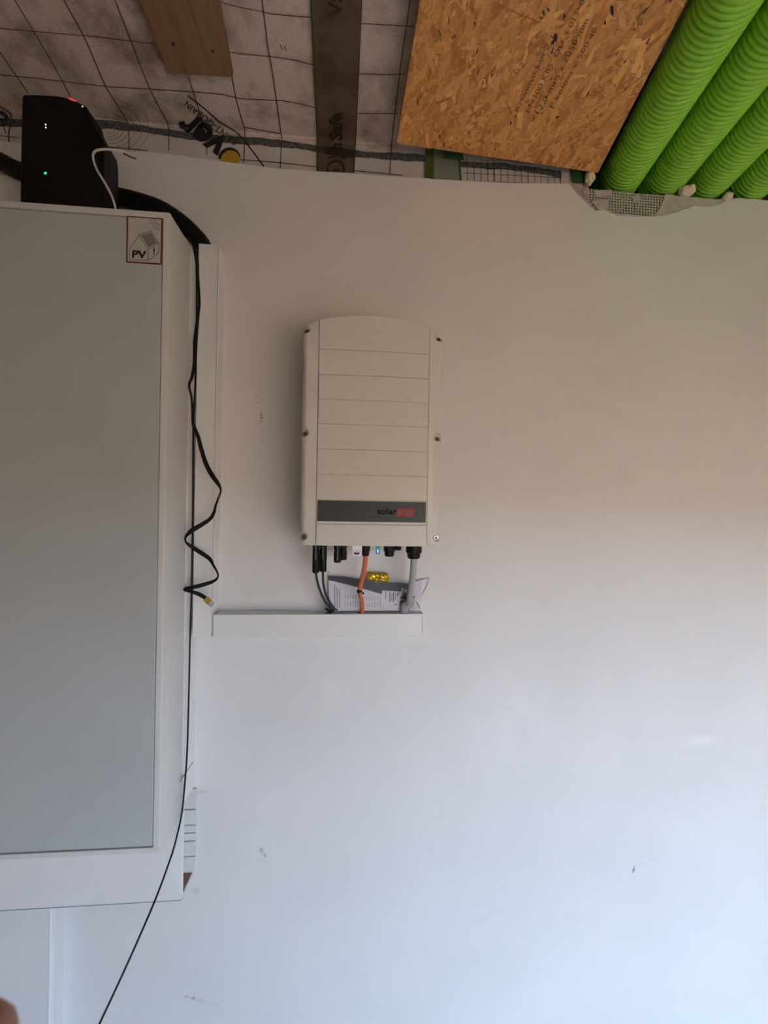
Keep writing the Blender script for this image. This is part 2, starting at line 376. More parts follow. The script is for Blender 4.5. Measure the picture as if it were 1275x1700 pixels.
# ------------------------------------------------------------------ membrane under the roof
mem = thing('vapour_membrane', 'pinkish grey fleece vapour membrane with printed grid across the ceiling', 'membrane', (0, -.5, ZC))
sh = MB(); NX, NY = 90, 90
X0, X1, Y0 = -1.3, 2.4, DOOR_Y
prof = [(Y0 + (YS - Y0) * (1 - (1 - j / NY) ** 2.2), ZC) for j in range(NY + 1)]
prof = [(y, z) for y, z in prof if y < YS - .004] + [(YS - .002, ZC - .0005), (YS, ZC - .003), (YS, 2.47), (YS, 2.40)]
def rows(xa, xb, nx, pr):
    vs = []; fs = []; k = len(pr)
    for i in range(nx + 1):
        x = xa + (xb - xa) * i / nx
        vs += [(x, y, z) for y, z in pr]
    for i in range(nx):
        for j in range(k - 1): fs.append((i * k + j, i * k + j + 1, (i + 1) * k + j + 1, (i + 1) * k + j))
    return vs, fs
sh.add(*rows(X0, .66, 50, prof))
sheet = sh.build('fleece_sheet', M_fleece, mem)
strip = MB()      # paler paper-like strip where the sheet is turned down behind the plaster
strip.add(*rows(X0, .6, 40, [(YS - .0008, ZC - .018), (YS - .0008, 2.40)]))
strip.build('turned_down_edge', mat('pale_fleece', (.58, .54, .51), .85, var=.08, scale=20, bump=.3, bscale=60), mem)
g = MB(); fn = lambda x, y: memb(x, y, .0022)
for ln in ([(0, 87), (47, 155)], [(24.5, 0), (57, 54), (90, 110), (117, 160)], [(106, 0), (140, 61), (175, 143), (209, 198), (214, 207), (214, 250)], [(191, 0), (216, 65), (248, 147), (278, 204), (280, 212), (280, 250)],
           [(312, 126), (325, 166), (336, 205), (343, 226), (343, 258)], [(385, 128), (392, 165), (404, 208), (406.6, 217), (404.6, 270)], [(435, 0), (445, 80), (454, 130), (466, 218), (468, 227), (465, 280)],
           [(681, 0), (665, 110), (653, 210), (650, 240), (647, 290)]): g.strip(ln, fn, 1.5)
for ln in ([(0, 47), (52, 52), (150, 60), (258, 73)], [(362, 2), (385, 9), (400, 12.6), (430, 18), (450, 23), (468, 25), (517, 29)], [(380, 86), (400, 89.5), (450, 94), (477, 98), (490, 100), (521, 108)], [(0, 124), (60, 130), (180, 144), (250, 148), (325, 153), (370, 157), (400, 164), (440, 166), (468, 167), (490, 171), (525, 179)],
           [(600, 39), (687, 44)], [(596.6, 122.7), (640, 124), (672, 123)], [(593, 188.7), (660, 188.7)], [(398, 265), (465, 270), (526, 277)], [(588, 283), (668, 291)], [(0, 225), (32, 229)], [(170, 243), (205, 246), (246, 250)], [(404, 211), (466, 222)]): g.strip(ln, fn, 1.4)
zg = ZC - .0022      # the print goes on overhead, beyond the picture's upper edge
for x in [-1.22 + .1025 * k for k in range(19)]:
    if -.90 < x < -.72: continue
    ys_ = -.30 if x > -.72 else -.02
    g.add([(x - .0011, -2.3, zg), (x + .0011, -2.3, zg), (x + .0011, ys_, zg), (x - .0011, ys_, zg)], [(0, 1, 2, 3)])
for k in range(20):
    y = -.37 - .1 * k; g.add([(-1.3, y - .001, zg), (.6, y - .001, zg), (.6, y + .001, zg), (-1.3, y + .001, zg)], [(0, 1, 2, 3)])
g.build('printed_grid', M_browni, mem)
fg = MB()
for i, x in enumerate([776.5, 787.5, 799, 810.5, 821, 832, 843.5, 855, 866, 877, 888, 898.5, 910, 921, 930.5]):
    fg.strip([(x - 1, 262 + i * 1.4), (x, 302 + i * .25)], fn, 1.5 if i in (4, 9, 14) else .8)
for a, b, wd in (((768, 277), (930, 284), .7), ((768, 287), (931, 295), .9), ((776, 301), (932, 306), 1.4)): fg.strip([a, b], fn, wd)
fg.build('printed_fine_grid', M_browni, mem)
lg = text_mb('ver', (380, 235), (312, 183), 31, lambda x, y: memb(x, y, .003), bold=.035, shear=.12)
text_mb('SAINT-GOBAIN', (395, 234), (311, 167), 10.5, lambda x, y: memb(x, y, .003), bold=.004, mb=lg)
lg.strip([(312, 159), (340, 181), (365, 203), (384, 214), (392, 219), (402, 229), (418, 249), (438, 276)], lambda x, y: memb(x, y, .003), 2.0)
lg.strip([(0, 177), (15, 186), (19, 192), (17, 208), (14, 222), (15, 236)], lambda x, y: memb(x, y, .003), 2.2)
lg.strip([(0, 209), (8, 206), (17, 206)], lambda x, y: memb(x, y, .003), 1.8); lg.strip([(0, 186), (8, 190), (13, 198), (0, 200)], lambda x, y: memb(x, y, .003), 6)
lg.strip([(5, 207), (10, 222)], lambda x, y: memb(x, y, .003), 1.5)
lg.strip([(465, 74), (469, 83)], lambda x, y: memb(x, y, .003), 1.2); lg.strip([(472, 76), (475, 85)], lambda x, y: memb(x, y, .003), 1.2)
for k in range(12):
    t = math.radians(175 - k * 15); lg.poly([memb(381 + 18.5 * math.cos(t + a) * s_, 263 - 18.5 * math.sin(t + a) * s_, .003) for a, s_ in ((-.14, 1), (.14, 1), (.14, .7), (-.14, .7))])
lg.build('printed_lettering', M_ink, mem)
ball = MB().poly([Y(382.5 + 15.5 * math.cos(t), 264 + 14.5 * math.sin(t), YS - .0036) for t in [2 * math.pi * k / 28 for k in range(28)]])
ball.build('printed_ball', mat('yellow_print', (.50, .30, .03), .7), mem)
rg = MB()
for r_ in (10, 16, 23, 31, 40, 50, 61): rg.strip([(180 + r_ * math.cos(t) * 1.1, 214 + r_ * .8 * math.sin(t)) for t in [math.radians(-75 + 14 * k) for k in range(13 if r_ < 45 else 10)]], fn, .8)
rg.build('printed_rings', M_inkg, mem)

# dark adhesive bead in the corner
bead = MB(); bp_ = [(-20, 200), (30, 203), (90, 203), (170, 205), (209, 209), (245, 214), (280, 219), (312, 224), (340, 226), (370, 229), (400, 232), (435, 234), (467, 238), (500, 241), (530, 246), (560, 250), (590, 254), (620, 256), (650, 258), (680, 260), (705, 262), (740, 268), (770, 271), (810, 273), (850, 276), (890, 281), (932, 288)]
sp = smooth_path([(x, y, 0) for x, y in bp_], 6); vs = []
rn = [random.uniform(-1, 1) for _ in range(len(sp) + 8)]
for i, q in enumerate(sp):
    j1 = (rn[i] + rn[i + 1] + rn[i + 2] + rn[i + 3]) / 2.2; j2 = (rn[i + 4] + rn[i + 5]) / 1.6
    up_, dn = 5.6 + j1 * 1.3 - (1.2 if q.x > 770 else 0), 6.4 + j2 * 1.1
    if q.x < 215: up_, dn = up_ + 2, dn + 1.5
    for dy, yy in ((-up_, YS - .0009), (-up_ * .5, YS - .0015), (dn * .5, YS - .0015), (dn, YS - .0009)): vs.append(Y(q.x, q.y + 1 + dy, yy))
bead.add(vs, [(i * 4 + k, i * 4 + k + 1, (i + 1) * 4 + k + 1, (i + 1) * 4 + k) for i in range(len(sp) - 1) for k in range(3)])
tag(bead.build('sealant_bead', M_bead, smooth=True), 'dark grey ragged bead of sealant along the ceiling corner', 'sealant')

# translucent tape down the membrane
def tape(name, label, lft, rgt, m, edge, ew, parent_text=None):
    t = thing(name, label, 'tape', memb(*lft[0]))
    b = MB(); n = 60
    def at(poly, s_):
        y = poly[0][1] + (poly[-1][1] - poly[0][1]) * s_
        for (a, c) in zip(poly, poly[1:]):
            if a[1] <= y <= c[1]: return (a[0] + (c[0] - a[0]) * (y - a[1]) / (c[1] - a[1]), y)
        return poly[-1]
    vs = []
    for i in range(n + 1): vs += [memb(*at(lft, i / n), .0045), memb(*at(rgt, i / n), .0045)]
    b.add(vs, [(2 * i, 2 * i + 1, 2 * i + 3, 2 * i + 2) for i in range(n)])
    b.build('tape_film', m, t)
    MB().strip(lft, lambda x, y: memb(x, y, .0052), ew).build('tape_edge', edge, t); MB().strip(rgt, lambda x, y: memb(x, y, .0052), ew).build('tape_edge', edge, t)
    return t
M_tedge = mat('tape_edge_olive', (.05, .037, .012), .5)
tp = tape('sealing_tape', 'translucent brown sealing tape with lettering running across the membrane to the wall', [(497, -450), (514, -12), (515.5, 0), (527, 230), (527, 290)], [(621, -450), (601.5, -12), (600.5, 0), (590, 240), (587, 292)], M_tape, M_tedge, 2.0)
fnt = lambda x, y: memb(x, y, .0056)
tx = text_mb('Va', (568, 29), (568, -14), 24, fnt, bold=.006)
text_mb('X', (574, 264), (574, 250), 30, fnt, bold=.012, mb=tx); text_mb('Safe', (567.5, 233), (567.5, 188), 21, fnt, bold=.03, mb=tx); text_mb('tra', (568, 250), (568, 238), 19, fnt, bold=.03, mb=tx); text_mb('o', (565, 297), (565, 279), 13, fnt, bold=.006, mb=tx)
text_mb('O', (573, 298), (573, 265), 31, fnt, bold=-.012, mb=tx)
tx.build('printed_lettering', mat('tape_ink', (.02, .014, .012), .6), tp)
gt = tape('sealing_tape', 'short translucent green-edged tape strip below the front edge of the strand board', [(718, 246), (718, 298)], [(761, 250), (765, 302)], M_gfilm, M_gtape, 4)
tag(MB().prism([memb(x, y, .006) for x, y in ((706, 247), (718.5, 249), (718, 296), (705.5, 294))], (0, -.001, 0)).build('tape_strip', mat('olive_tape', (.085, .11, .018), .4, var=.15)), 'narrow olive green tape strip left of the green-edged tape', 'tape')
tag(MB().prism([memb(x, y, .0075) for x, y in ((736, 252), (768, 255), (770, 266), (737, 263))], (0, -.001, 0)).build('tape_strip', M_gtape), 'small dark green tape piece peeking out under the strand board edge', 'tape')
tag(MB().prism([Y(x, y, .004) for x, y in ((949, 283), (975, 286), (980, 304), (955, 304), (950, 302))], (0, -.001, 0)).build('tape_strip', M_gtape), 'green tape scrap beside the leftmost white foam lump', 'tape')

# plank nailed to the membrane
zp = ZC - .018
tl, tr = Z(231, 0, zp), Z(363, 0, zp); bl, br = Z(279, 122, zp), Z(387, 129, zp)
far = lambda a, b, s_: b + (a - b) * s_
pk = thing('wooden_plank', 'brown wooden plank fixed to the membrane above the white cabinet', 'plank', bl)
MB().prism([bl, br, far(tr, br, 7), far(tl, bl, 7)], (0, 0, .0165)).build('plank', M_plank, pk, bevel=.001)
for (x, y) in ((288, 73), (353, 85)):
    p = Z(x, y, zp); MB().lathe(p + Vector((0, 0, .001)), (0, 0, -1), [(.0032, 0), (.0034, .0012), (.0018, .0016)], 10).build('nail_head', M_socket, pk)

# strand board
zo = 2.471
A = Z(658, 237, zo); ex = Vector((.9982, .0595, 0)); ey = Vector((.048, -.9988, 0))
LB, WB = 1.7, .579
ob = thing('strand_board', 'orange-brown oriented strand board sheet hanging below the ceiling membrane', 'board', A)
def OB(u, v, dz=0): return A + ex * u + ey * v + Vector((0, 0, dz))
slant = -.226
def umax(v): return WB + slant * v
MB().prism([OB(.004, 0), OB(umax(0), 0), OB(umax(LB), LB), OB(0, LB), OB(0, .010)], (0, 0, .014)).build('board_core', M_osb, ob, bevel=.0006)
for k in range(2): MB().box((A.x + .06 + k * .4, A.y - LB, zo + .014), (A.x + .10 + k * .4, A.y - .06, ZC - .002)).build('batten', M_plank, ob)
fl = bpy.data.meshes.new('wood_flake'); fv = []; ff = []; fc = []
cols = [(.50, .28, .12), (.44, .232, .095), (.40, .20, .078), (.57, .34, .16), (.47, .255, .105), (.34, .162, .064), (.48, .258, .104)]
def flake(u, v, l, wd, an, lay, col):
    ca, sa = math.cos(an), math.sin(an)
    pts = [(-l / 2, -wd * random.uniform(.2, .5)), (-l * random.uniform(.2, .45), -wd / 2), (l * random.uniform(.2, .45), -wd / 2), (l / 2, wd * random.uniform(-.4, .3)), (l * random.uniform(.1, .45), wd / 2), (-l * random.uniform(.1, .45), wd / 2)]
    o = len(fv)
    for (a, b) in pts:
        uu, vv = u + a * ca - b * sa, v + a * sa + b * ca
        vv = max(.0005, vv); uu = min(max(uu, .0008 + max(0, .005 - vv)), umax(vv) - .0008)
        fv.append(tuple(OB(uu, vv, -.0003 - lay + random.uniform(0, .00025))))
    ff.append(tuple(range(o, o + 6))); fc.append(col)
for i in range(13000):
    v = random.random() ** 1.7 * 1.6; u = random.uniform(0, umax(v))
    l = random.choice((.016, .022, .03, .045, .06, .085)) * random.uniform(.7, 1.2); wd = random.uniform(.002, .016) if l > .02 else random.uniform(.001, .004)
    an = random.gauss(math.radians(78), .62) if random.random() < .75 else random.uniform(0, math.pi)
    c = random.choice(cols); k = random.uniform(.88, 1.10); flake(u, v, l, wd, an, i * 1.1e-7, (min(.95, c[0] * k * 1.5), min(.95, c[1] * k * 1.28), c[2] * k * .88))
for i in range(46):     # dark gaps between strands
    v = random.random() * .4; u = random.uniform(.03, umax(v) - .02); flake(u, v, random.uniform(.006, .016), random.uniform(.0015, .0032), random.gauss(math.radians(100), .4), .0016, (.035, .015, .01))
for (x, y, l, wd, an) in ((926, 58, .016, .007, 118), (921, 66, .008, .006, 118), (941, 24, .010, .004, 105), (1022, 12, .022, .005, 130), (1010, 32, .008, .003, 130), (928, 190, .010, .005, 60), (858, 190, .008, .003, 130), (850, 200, .009, .003, 130)):
    p = Z(x, y, zo) - A; flake(p.dot(ex), p.dot(ey), l, wd, math.radians(an), .0017, (.02, .01, .008))
fl.from_pydata(fv, [], ff); ca_ = fl.attributes.new('tint', 'FLOAT_COLOR', 'FACE')
ca_.data.foreach_set('color', [x for c in fc for x in c + (1,)]); fl.materials.append(M_flake)
fo = bpy.data.objects.new('wood_flakes', fl); COL.objects.link(fo); fo.parent = ob; fo.matrix_parent_inverse = ob.matrix_world.inverted(); fo['kind'] = 'stuff'
fz = lambda x, y: Z(x, y, zo - .0026)
tt = MB()
for s_, a, b, h in (('Kronmakkan Z 1', (860, 186), (920, 62), 7), ('EN300 K05  OLF 1 013\u00b2 0', (879, 188), (972, 2), 8), ('12.0 mm x 2050 mm', (896, 190), (978, 34), 9), ('P.koloss x 500 40', (918, 180), (992, 48), 7), ('D 2.', (858, 124), (874, 106), 8)):
    text_mb(s_, a, b, h, fz, bold=-.012, mb=tt)
for (x, y) in ((961, 13), (942, 55), (955, 70), (945, 90), (908, 160)): tt.strip([(x - 2.5, y + 4), (x + 3, y - 4)], fz, .9)
tt.build('printed_lettering', mat('board_ink', (.10, .045, .022), .6), ob)

# ventilation pipes
def pipe_mesh():
    b = MB(); pts = []; rad = []; pitch = .0118; n = int(1.9 / pitch)
    for i in range(n):
        for t, r_ in ((0, .0548), (.14, .0585), (.32, .0603), (.64, .0603), (.82, .0588), (.94, .0552)):
            pts.append((0, -(i + t) * pitch, 0)); rad.append(r_)
    return b.tube(pts, rad, 32)
words = ['leftmost green ribbed ventilation pipe, running beside the strand board', 'second green ribbed ventilation pipe from the strand board', 'third green ribbed ventilation pipe, between the two smaller foam lumps', 'outermost green ribbed ventilation pipe, cut by the right picture edge']
pipe0 = None
PD = Vector((-.2217, -1, -.0872)).normalized()
for i in range(4):
    if pipe0 is None: pipe0 = pipe_mesh().build('ventilation_pipe', M_green, smooth=True); o = pipe0
    else: o = pipe0.copy(); COL.objects.link(o)
    st_ = Vector((.7688 + .134 * i, 0, 2.511)) - PD * .13
    o.rotation_mode = 'QUATERNION'; o.rotation_quaternion = Vector((0, -1, 0)).rotation_difference(PD); o.location = st_
    tag(o, words[i], 'pipe', 'green ventilation pipes under the ceiling')
def lump(x, y, yy, rx, rz, label, sd_):
    rnd = random.Random(sd_); bm = bmesh.new(); bmesh.ops.create_icosphere(bm, subdivisions=3, radius=1)
    ph = [rnd.uniform(0, 6) for _ in range(6)]
    for v in bm.verts:
        c = v.co; k = 1 + .16 * math.sin(5 * c.x + ph[0]) * math.sin(4 * c.z + ph[1]) + .10 * math.sin(9 * c.y + ph[2] + 5 * c.z)
        v.co = Vector((c.x * rx, c.y * rx * .9, c.z * rz)) * k
    me = bpy.data.meshes.new('foam_lump'); bm.to_mesh(me); bm.free(); me.materials.append(M_foam)
    me.polygons.foreach_set('use_smooth', [True] * len(me.polygons))
    o = bpy.data.objects.new('foam_lump', me); COL.objects.link(o); o.location = Y(x, y, yy); tag(o, label, 'foam', 'foam lumps round the pipe ends')
lump(979, 295, -.008, .0135, .0185, 'oval white foam lump between the strand board corner and leftmost pipe', 1)
lump(1139, 318, -.004, .021, .013, 'crumbly cream foam lump between the second and third green pipe', 2)
lump(1208, 327, -.002, .013, .012, 'small foam lump at the foot between the third and outermost green pipe', 3)
# fibre mesh showing through the torn plaster
me_t = thing('plaster_mesh', 'torn fibreglass plaster mesh showing below the green pipes', 'mesh', Y(1040, 330, .004))
sm = MB()
def inside(x, y):
    lo = 305 + (x - 945) * .62 + 12 if x < 985 else 311 + (x - 985) * .1
    hi = 306 + (x - 945) * 1.06 if x < 992 else 360
    return (313 + (x - 985) * .10) <= y <= hi and x < 1122 - max(0, (y - 340)) * .8
for i in range(38):
    x = 955 + i * 4.6; ys_ = [y for y in range(305, 364) if inside(x, y)]
    if len(ys_) > 2: sm.strip([(x, ys_[0]), (x - 1, ys_[-1])], lambda a, b: Y(a, b, .0055), 2.3)
for j in range(13):
    y = 308 + j * 4.4; xs_ = [x for x in range(950, 1124) if inside(x, y + (x - 985) * .08)]
    if len(xs_) > 2: sm.strip([(xs_[0], y + (xs_[0] - 985) * .08), (xs_[-1], y + (xs_[-1] - 985) * .08)], lambda a, b: Y(a, b, .005), 2.1)
sm.build('mesh_strands', M_mesh, me_t)
for pg in ([(986, 316), (1014, 315), (1013, 325), (988, 324)], [(982, 333), (1009, 331), (1008, 351), (992, 347)], [(968, 317), (978, 315), (976, 323), (970, 321)], [(1048, 326), (1062, 322), (1063, 333), (1052, 334)]):
    MB().prism([Y(x, y, .0015) for x, y in pg], (0, .003, 0)).build('plaster_scrap', M_plaster, me_t, bevel=.0004)

# ------------------------------------------------------------------ backing box behind the cabinet
xr = -.4145
bb = thing('backing_box', 'white box-shaped mounting board behind and below the electrical cabinet', 'board', (-.7, 0, .52))
MB().box((-1.05, -.065, .525), (xr, -.055, 2.16)).build('front_panel', M_board, bb, bevel=.0008)
MB().box((xr - .012, -.0545, .760), (xr, -.001, 2.16)).build('side_panel', M_board, bb, bevel=.0006)
MB().box((-1.05, -.0652, .5232), (xr, -.0551, .5248)).build('shadow_gap_strip', mat('grey_shadow_gap', (.36, .36, .37), .8), bb)  # thin grey strip standing in for the shadow gap between panel and column
bo = MB().box((-1.05, -.0545, .524), (xr - .0008, -.001, .533)).build('bottom_board', M_raw, bb); bo['label'] = 'bare brown bottom board'
MB().box((xr - .0006, -.056, .523), (xr + .0016, -.0005, .5345)).build('edge_strip', M_white, bb)
zsl = [Y(313, y, -.004).z for y in (1343, 1369, 1382, 1395.5, 1421, 1448)]
zt = .759; rb = thing
for i, z in enumerate(zsl):
    hi = zt if i == 0 else zsl[i - 1] - .0016
    MB().box((-.50, -.006, z + .0008), (xr + .009, -.001, hi)).build('slat', M_white, bb, bevel=.0007)
MB().strip([(298, 1298), (320, 1265)], lambda x, y: Vector((xr + .0006, 0, 0)) + Vector((0, (CAM + ray(x, y) * ((xr - CAM.x) / ray(x, y).x)).y, (CAM + ray(x, y) * ((xr - CAM.x) / ray(x, y).x)).z)), 1.2).build('scratch', M_inkg, bb)

# ------------------------------------------------------------------ electrical cabinet
yf, yb, xR, xL, zT, zB = -.175, -.066, -.4175, -1.02, 2.1535, .740
cab = thing('electrical_cabinet', 'large light grey metal electrical cabinet with one flush door', 'cabinet', (-.72, -.12, zB))
dR, dT, dBm = -.4305, 2.1395, .7515
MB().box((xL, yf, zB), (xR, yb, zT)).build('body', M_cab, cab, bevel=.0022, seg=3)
cab_body = cab.children[0]
c_ = MB().box((xL + .012, yf - .02, dBm), (dR, yf + .010, dT)).build('cutter', M_cab); cut(cab_body, [c_])
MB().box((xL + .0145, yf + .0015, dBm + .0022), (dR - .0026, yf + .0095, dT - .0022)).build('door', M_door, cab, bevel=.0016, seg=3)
door = cab.children[1]
MB().box((xR - .001, yf + .026, zB + .006), (xR + .0006, yf + .0275, zT - .006)).build('side_seam', M_cab, cab)
for (x, y) in ((293, 400), (284, 876), (275, 1357)):
    r_ = ray(x, y); p = CAM + r_ * ((xR - CAM.x) / r_.x); MB().lathe(p - Vector((.0005, 0, 0)), (1, 0, 0), [(.0026, 0), (.0026, .0010), (.0014, .0018)], 10).build('rivet', M_white, cab)
# warning sticker on the door
S = lambda x, y, o=.0006: Y(190 + x / 11.59, 340 + y / 11.59, yf + .0015 - o)
st = MB().prism([S(x, y) for x, y in ((240, 205), (925, 250), (905, 1157), (225, 1108))], (0, .0003, 0)).build('warning_sticker', mat('sticker_white', (.56, .56, .52), .4), cab)
st['label'] = 'PV warning sticker with red border at the upper corner of the door'
q1 = lambda x, y: S(x, y, .0011); q2 = lambda x, y: S(x, y, .0016)
MB().strip([(250, 218), (918, 262), (898, 1140), (238, 1098), (250, 218)], q1, 31).build('red_border', M_dred, st)
pr = MB()
for pl in ([(290, 850), (475, 578), (705, 505), (855, 745), (855, 920), (645, 1075), (288, 1048), (290, 850)], [(475, 578), (650, 865), (645, 1075)], [(650, 865), (855, 745)]): pr.strip(pl, q1, 10)
pr.poly([q1(x, y) for x, y in ((765, 820), (735, 885), (757, 892), (752, 945), (742, 948), (757, 965), (772, 940), (762, 938), (785, 875), (764, 868), (778, 822))])
text_mb('PV', (335, 1010), (615, 1028), 140, q2, bold=.04, mb=pr)
pr.strip([(760, 275), (775, 320), (800, 355), (840, 385), (885, 400)], q1, 9)
for k in range(8):
    t = math.radians(185 - k * 14); c = (895, 275); pr.strip([(c[0] + 165 * math.cos(t), c[1] + 165 * math.sin(t) * .98), (c[0] + 215 * math.cos(t), c[1] + 215 * math.sin(t))], q1, 8)
pr.build('house_drawing', M_ink, st)
so = MB().poly([q1(x, y) for x, y in ((515, 590), (700, 535), (825, 735), (660, 825))]); so.build('solar_panel_drawing', mat('panel_print', (.20, .18, .18), .6), st)
gl = MB()
for k in range(1, 8):
    a, b, c, d = Vector((515, 590)), Vector((700, 535)), Vector((825, 735)), Vector((660, 825)); t = k / 8
    gl.strip([tuple(a.lerp(b, t)), tuple(d.lerp(c, t))], q2, 4); gl.strip([tuple(a.lerp(d, t)), tuple(b.lerp(c, t))], q2, 4)
gl.build('solar_panel_lines', mat('panel_line_print', (.36, .34, .33), .6), st)

# ------------------------------------------------------------------ trunking
td = -.045
t1 = thing('cable_trunking', 'upright white cable trunking between cabinet and inverter', 'trunking', (-.38, 0, 1.173))
xa0, xb0 = -.4065, -.3590
MB().box((xa0 + .001, td + .006, 1.1745), (xa0 + .003, -.0005, 2.176)).box((xb0 - .002, td + .006, 1.1745), (xb0 + .001, -.0005, 2.176)).box((xa0 + .003, -.003, 1.1745), (xb0 - .002, -.0005, 2.176)).build('base_channel', M_trunk, t1)
MB().box((xa0, td, 1.1735), (xb0, td + .0025, 2.1755)).box((xa0, td, 1.1735), (xa0 + .0010, td + .010, 2.1755)).box((xb0 - .0010, td, 1.1735), (xb0, td + .010, 2.1755)).build('lid', M_trunk, t1, bevel=.0006)
t2 = thing('cable_trunking', 'level white cable trunking below the inverter', 'trunking', (-.08, 0, 1.173))
hx0, hx1, hz0, hz1 = -.3555, .1868, 1.1725, 1.2305
MB().box((hx0 + .001, td + .006, hz0 + .001), (hx1 - .002, -.0005, hz0 + .003)).box((hx0 + .001, td + .006, hz1 - .003), (hx1 - .002, -.0005, hz1 - .001)).box((hx0 + .001, -.003, hz0 + .003), (hx1 - .002, -.0005, hz1 - .003)).build('base_channel', M_trunk, t2)
MB().box((hx0, td, hz0), (hx1, td + .0025, hz1)).box((hx0, td, hz1 - .001), (hx1, td + .010, hz1)).box((hx0, td, hz0), (hx1, td + .010, hz0 + .001)).build('lid', M_trunk, t2, bevel=.0006)
MB().box((hx1 - .0022, td + .003, hz0 + .004), (hx1 + .0005, -.001, hz1 - .001)).build('end_cap', M_white, t2, bevel=.0006)
MB().box((hx1 - .0026, td - .0003, hz0 + .006), (hx1 - .0018, td + .004, hz1 - .006)).build('end_gap', M_dark, t2)
MB().box((hx1 - .016, -.0012, hz0 - .014), (hx1 - .014, -.0002, hz0)).build('drip_mark', M_plaster, t2)

# ------------------------------------------------------------------ inverter
inv = thing('solar_inverter', 'off-white wall-mounted solar inverter with arched top and grey name strip', 'inverter', (.038, -.1, 1.42))
ix0, ix1 = Y(502.0, 720, -.150).x, Y(731.0, 720, -.150).x; ixc, ihw = (ix0 + ix1) / 2, (ix1 - ix0) / 2
z0 = 1.4215; zap = 1.9475
def itop(x):
    t = abs((x - (ixc - .006)) / ihw); t = min(t, 1.04); return zap - .024 * t * t - .013 * t ** 10
def iy(x):
    t = (x - ixc) / ihw; return -.1795 + .0055 * t * t
# cover profile from left rear round the front to right rear
pf = [(ix0, -.112), (ix0, -.150)] + [(ix0 + .013 * (1 - math.cos(a)), -.150 - (abs(iy(ix0 + .013)) - .150) * math.sin(a)) for a in [math.radians(15 * k) for k in range(1, 6)]]
pf += [(ix0 + .013 + (ix1 - ix0 - .026) * k / 24, iy(ix0 + .013 + (ix1 - ix0 - .026) * k / 24)) for k in range(25)]
pf += [(ix1 - .013 * (1 - math.cos(a)), -.150 - (abs(iy(ix1 - .013)) - .150) * math.sin(a)) for a in [math.radians(15 * k) for k in range(5, 0, -1)]] + [(ix1, -.150), (ix1, -.112)]
n = len(pf); vs = []
for lv in range(5):
    for (x, y) in pf:
        zt_ = itop(x); z = (z0, z0 + .003, zt_ - .05, zt_ - .003, zt_)[lv]; yy = y + (.002 if lv in (0, 4) else 0); vs.append((x, min(yy, -.112), z))
fs = [(l * n + i, l * n + i + 1, (l + 1) * n + i + 1, (l + 1) * n + i) for l in range(4) for i in range(n - 1)]
fs += [(l * n + n - 1, l * n, (l + 1) * n, (l + 1) * n + n - 1) for l in range(4)] + [tuple(range(n)), tuple(reversed(range(4 * n, 5 * n)))]
cover = MB().add(vs, fs).build('cover', M_inv, inv, smooth=True)
spx = [(509.5, 551, 0), (506.5, 720.5, 0), (504, 891, 0), (728, 565, 1), (725.8, 729, 1), (723.5, 893, 1)]
cuts = []
for (x, y, s_) in spx:
    p = Y(x, y, -.164); cuts.append(MB().lathe((p.x, -.21, p.z), (0, 1, 0), [(.0098, 0), (.0098, .044), (.0085, .0485)], 20).build('cutter', M_inv))
    cuts[-1].location = (0, 0, .002)
for xg in (-.0871, .1671): cuts.append(MB().box((xg - .0009, -.2, z0 - .01), (xg + .0009, iy(xg) + .0022, 2.0)).build('cutter', M_inv))
cut(cover, cuts)
for (x, y, s_) in spx:
    p = Y(x, y, -.164)
    s1 = MB().lathe((p.x, -.1605, p.z), (0, -1, 0), [(.0072, 0), (.0072, .0012), (.0052, .0014), (.0052, .0060), (.0046, .0068), (.0030, .0068), (.0028, .0035)], 20).build('screw', M_steel, inv, smooth=True)
    MB().lathe((p.x, -.1605, p.z), (0, -1, 0), [(.0027, .0034), (.0026, .0066)], 6).build('hex_socket', M_socket, s1)
# raised centre panels
pl, prr = -.0860, .1660
def slab(zlo, zhi, mtl, name, par, raise_=.0028, xa=pl, xb=prr, bev=.0007, arch=False):
    k = 26; vs = []
    for d in (0, 1):
        for lv in (0, 1):
            for i in range(k + 1):
                x = xa + (xb - xa) * i / k
                z = (zlo if lv == 0 else (itop(x) - .0012 if arch else zhi)); vs.append((x, iy(x) - raise_ if d == 0 else iy(x) + .003, z))
    w_ = k + 1; idx = lambda d, l, i: d * 2 * w_ + l * w_ + i
    fs = []
    for i in range(k):
        fs += [(idx(0, 0, i), idx(0, 0, i + 1), idx(0, 1, i + 1), idx(0, 1, i)), (idx(1, 0, i + 1), idx(1, 0, i), idx(1, 1, i), idx(1, 1, i + 1)), (idx(0, 1, i), idx(0, 1, i + 1), idx(1, 1, i + 1), idx(1, 1, i)), (idx(0, 0, i + 1), idx(0, 0, i), idx(1, 0, i), idx(1, 0, i + 1))]
    fs += [(idx(0, 0, 0), idx(0, 1, 0), idx(1, 1, 0), idx(1, 0, 0)), (idx(0, 1, k), idx(0, 0, k), idx(1, 0, k), idx(1, 1, k))]
    return MB().add(vs, fs).build(name, mtl, par, smooth=True, bevel=bev, seg=1)
jz = [Y(617, y, -.181).z for y in (583.0, 624.5, 665.5, 706, 747.5, 789, 830.0, 870.8, 907.2)]
slab(jz[0] + .0005, 0, M_inv, 'cover_panel', inv, arch=True)
for a, b in zip(jz, jz[1:7]): slab(b + .0005, a - .0005, M_inv, 'cover_panel', inv)
slab(z0 + .0015, jz[7] - .0006, M_inv, 'cover_panel', inv)
slab(jz[7] + .0006, jz[6] - .0006, M_inv, 'cover_panel', inv, raise_=.0020)
zl0, zl1 = Y(617, 866.5, -.181).z, Y(617, 832, -.181).z
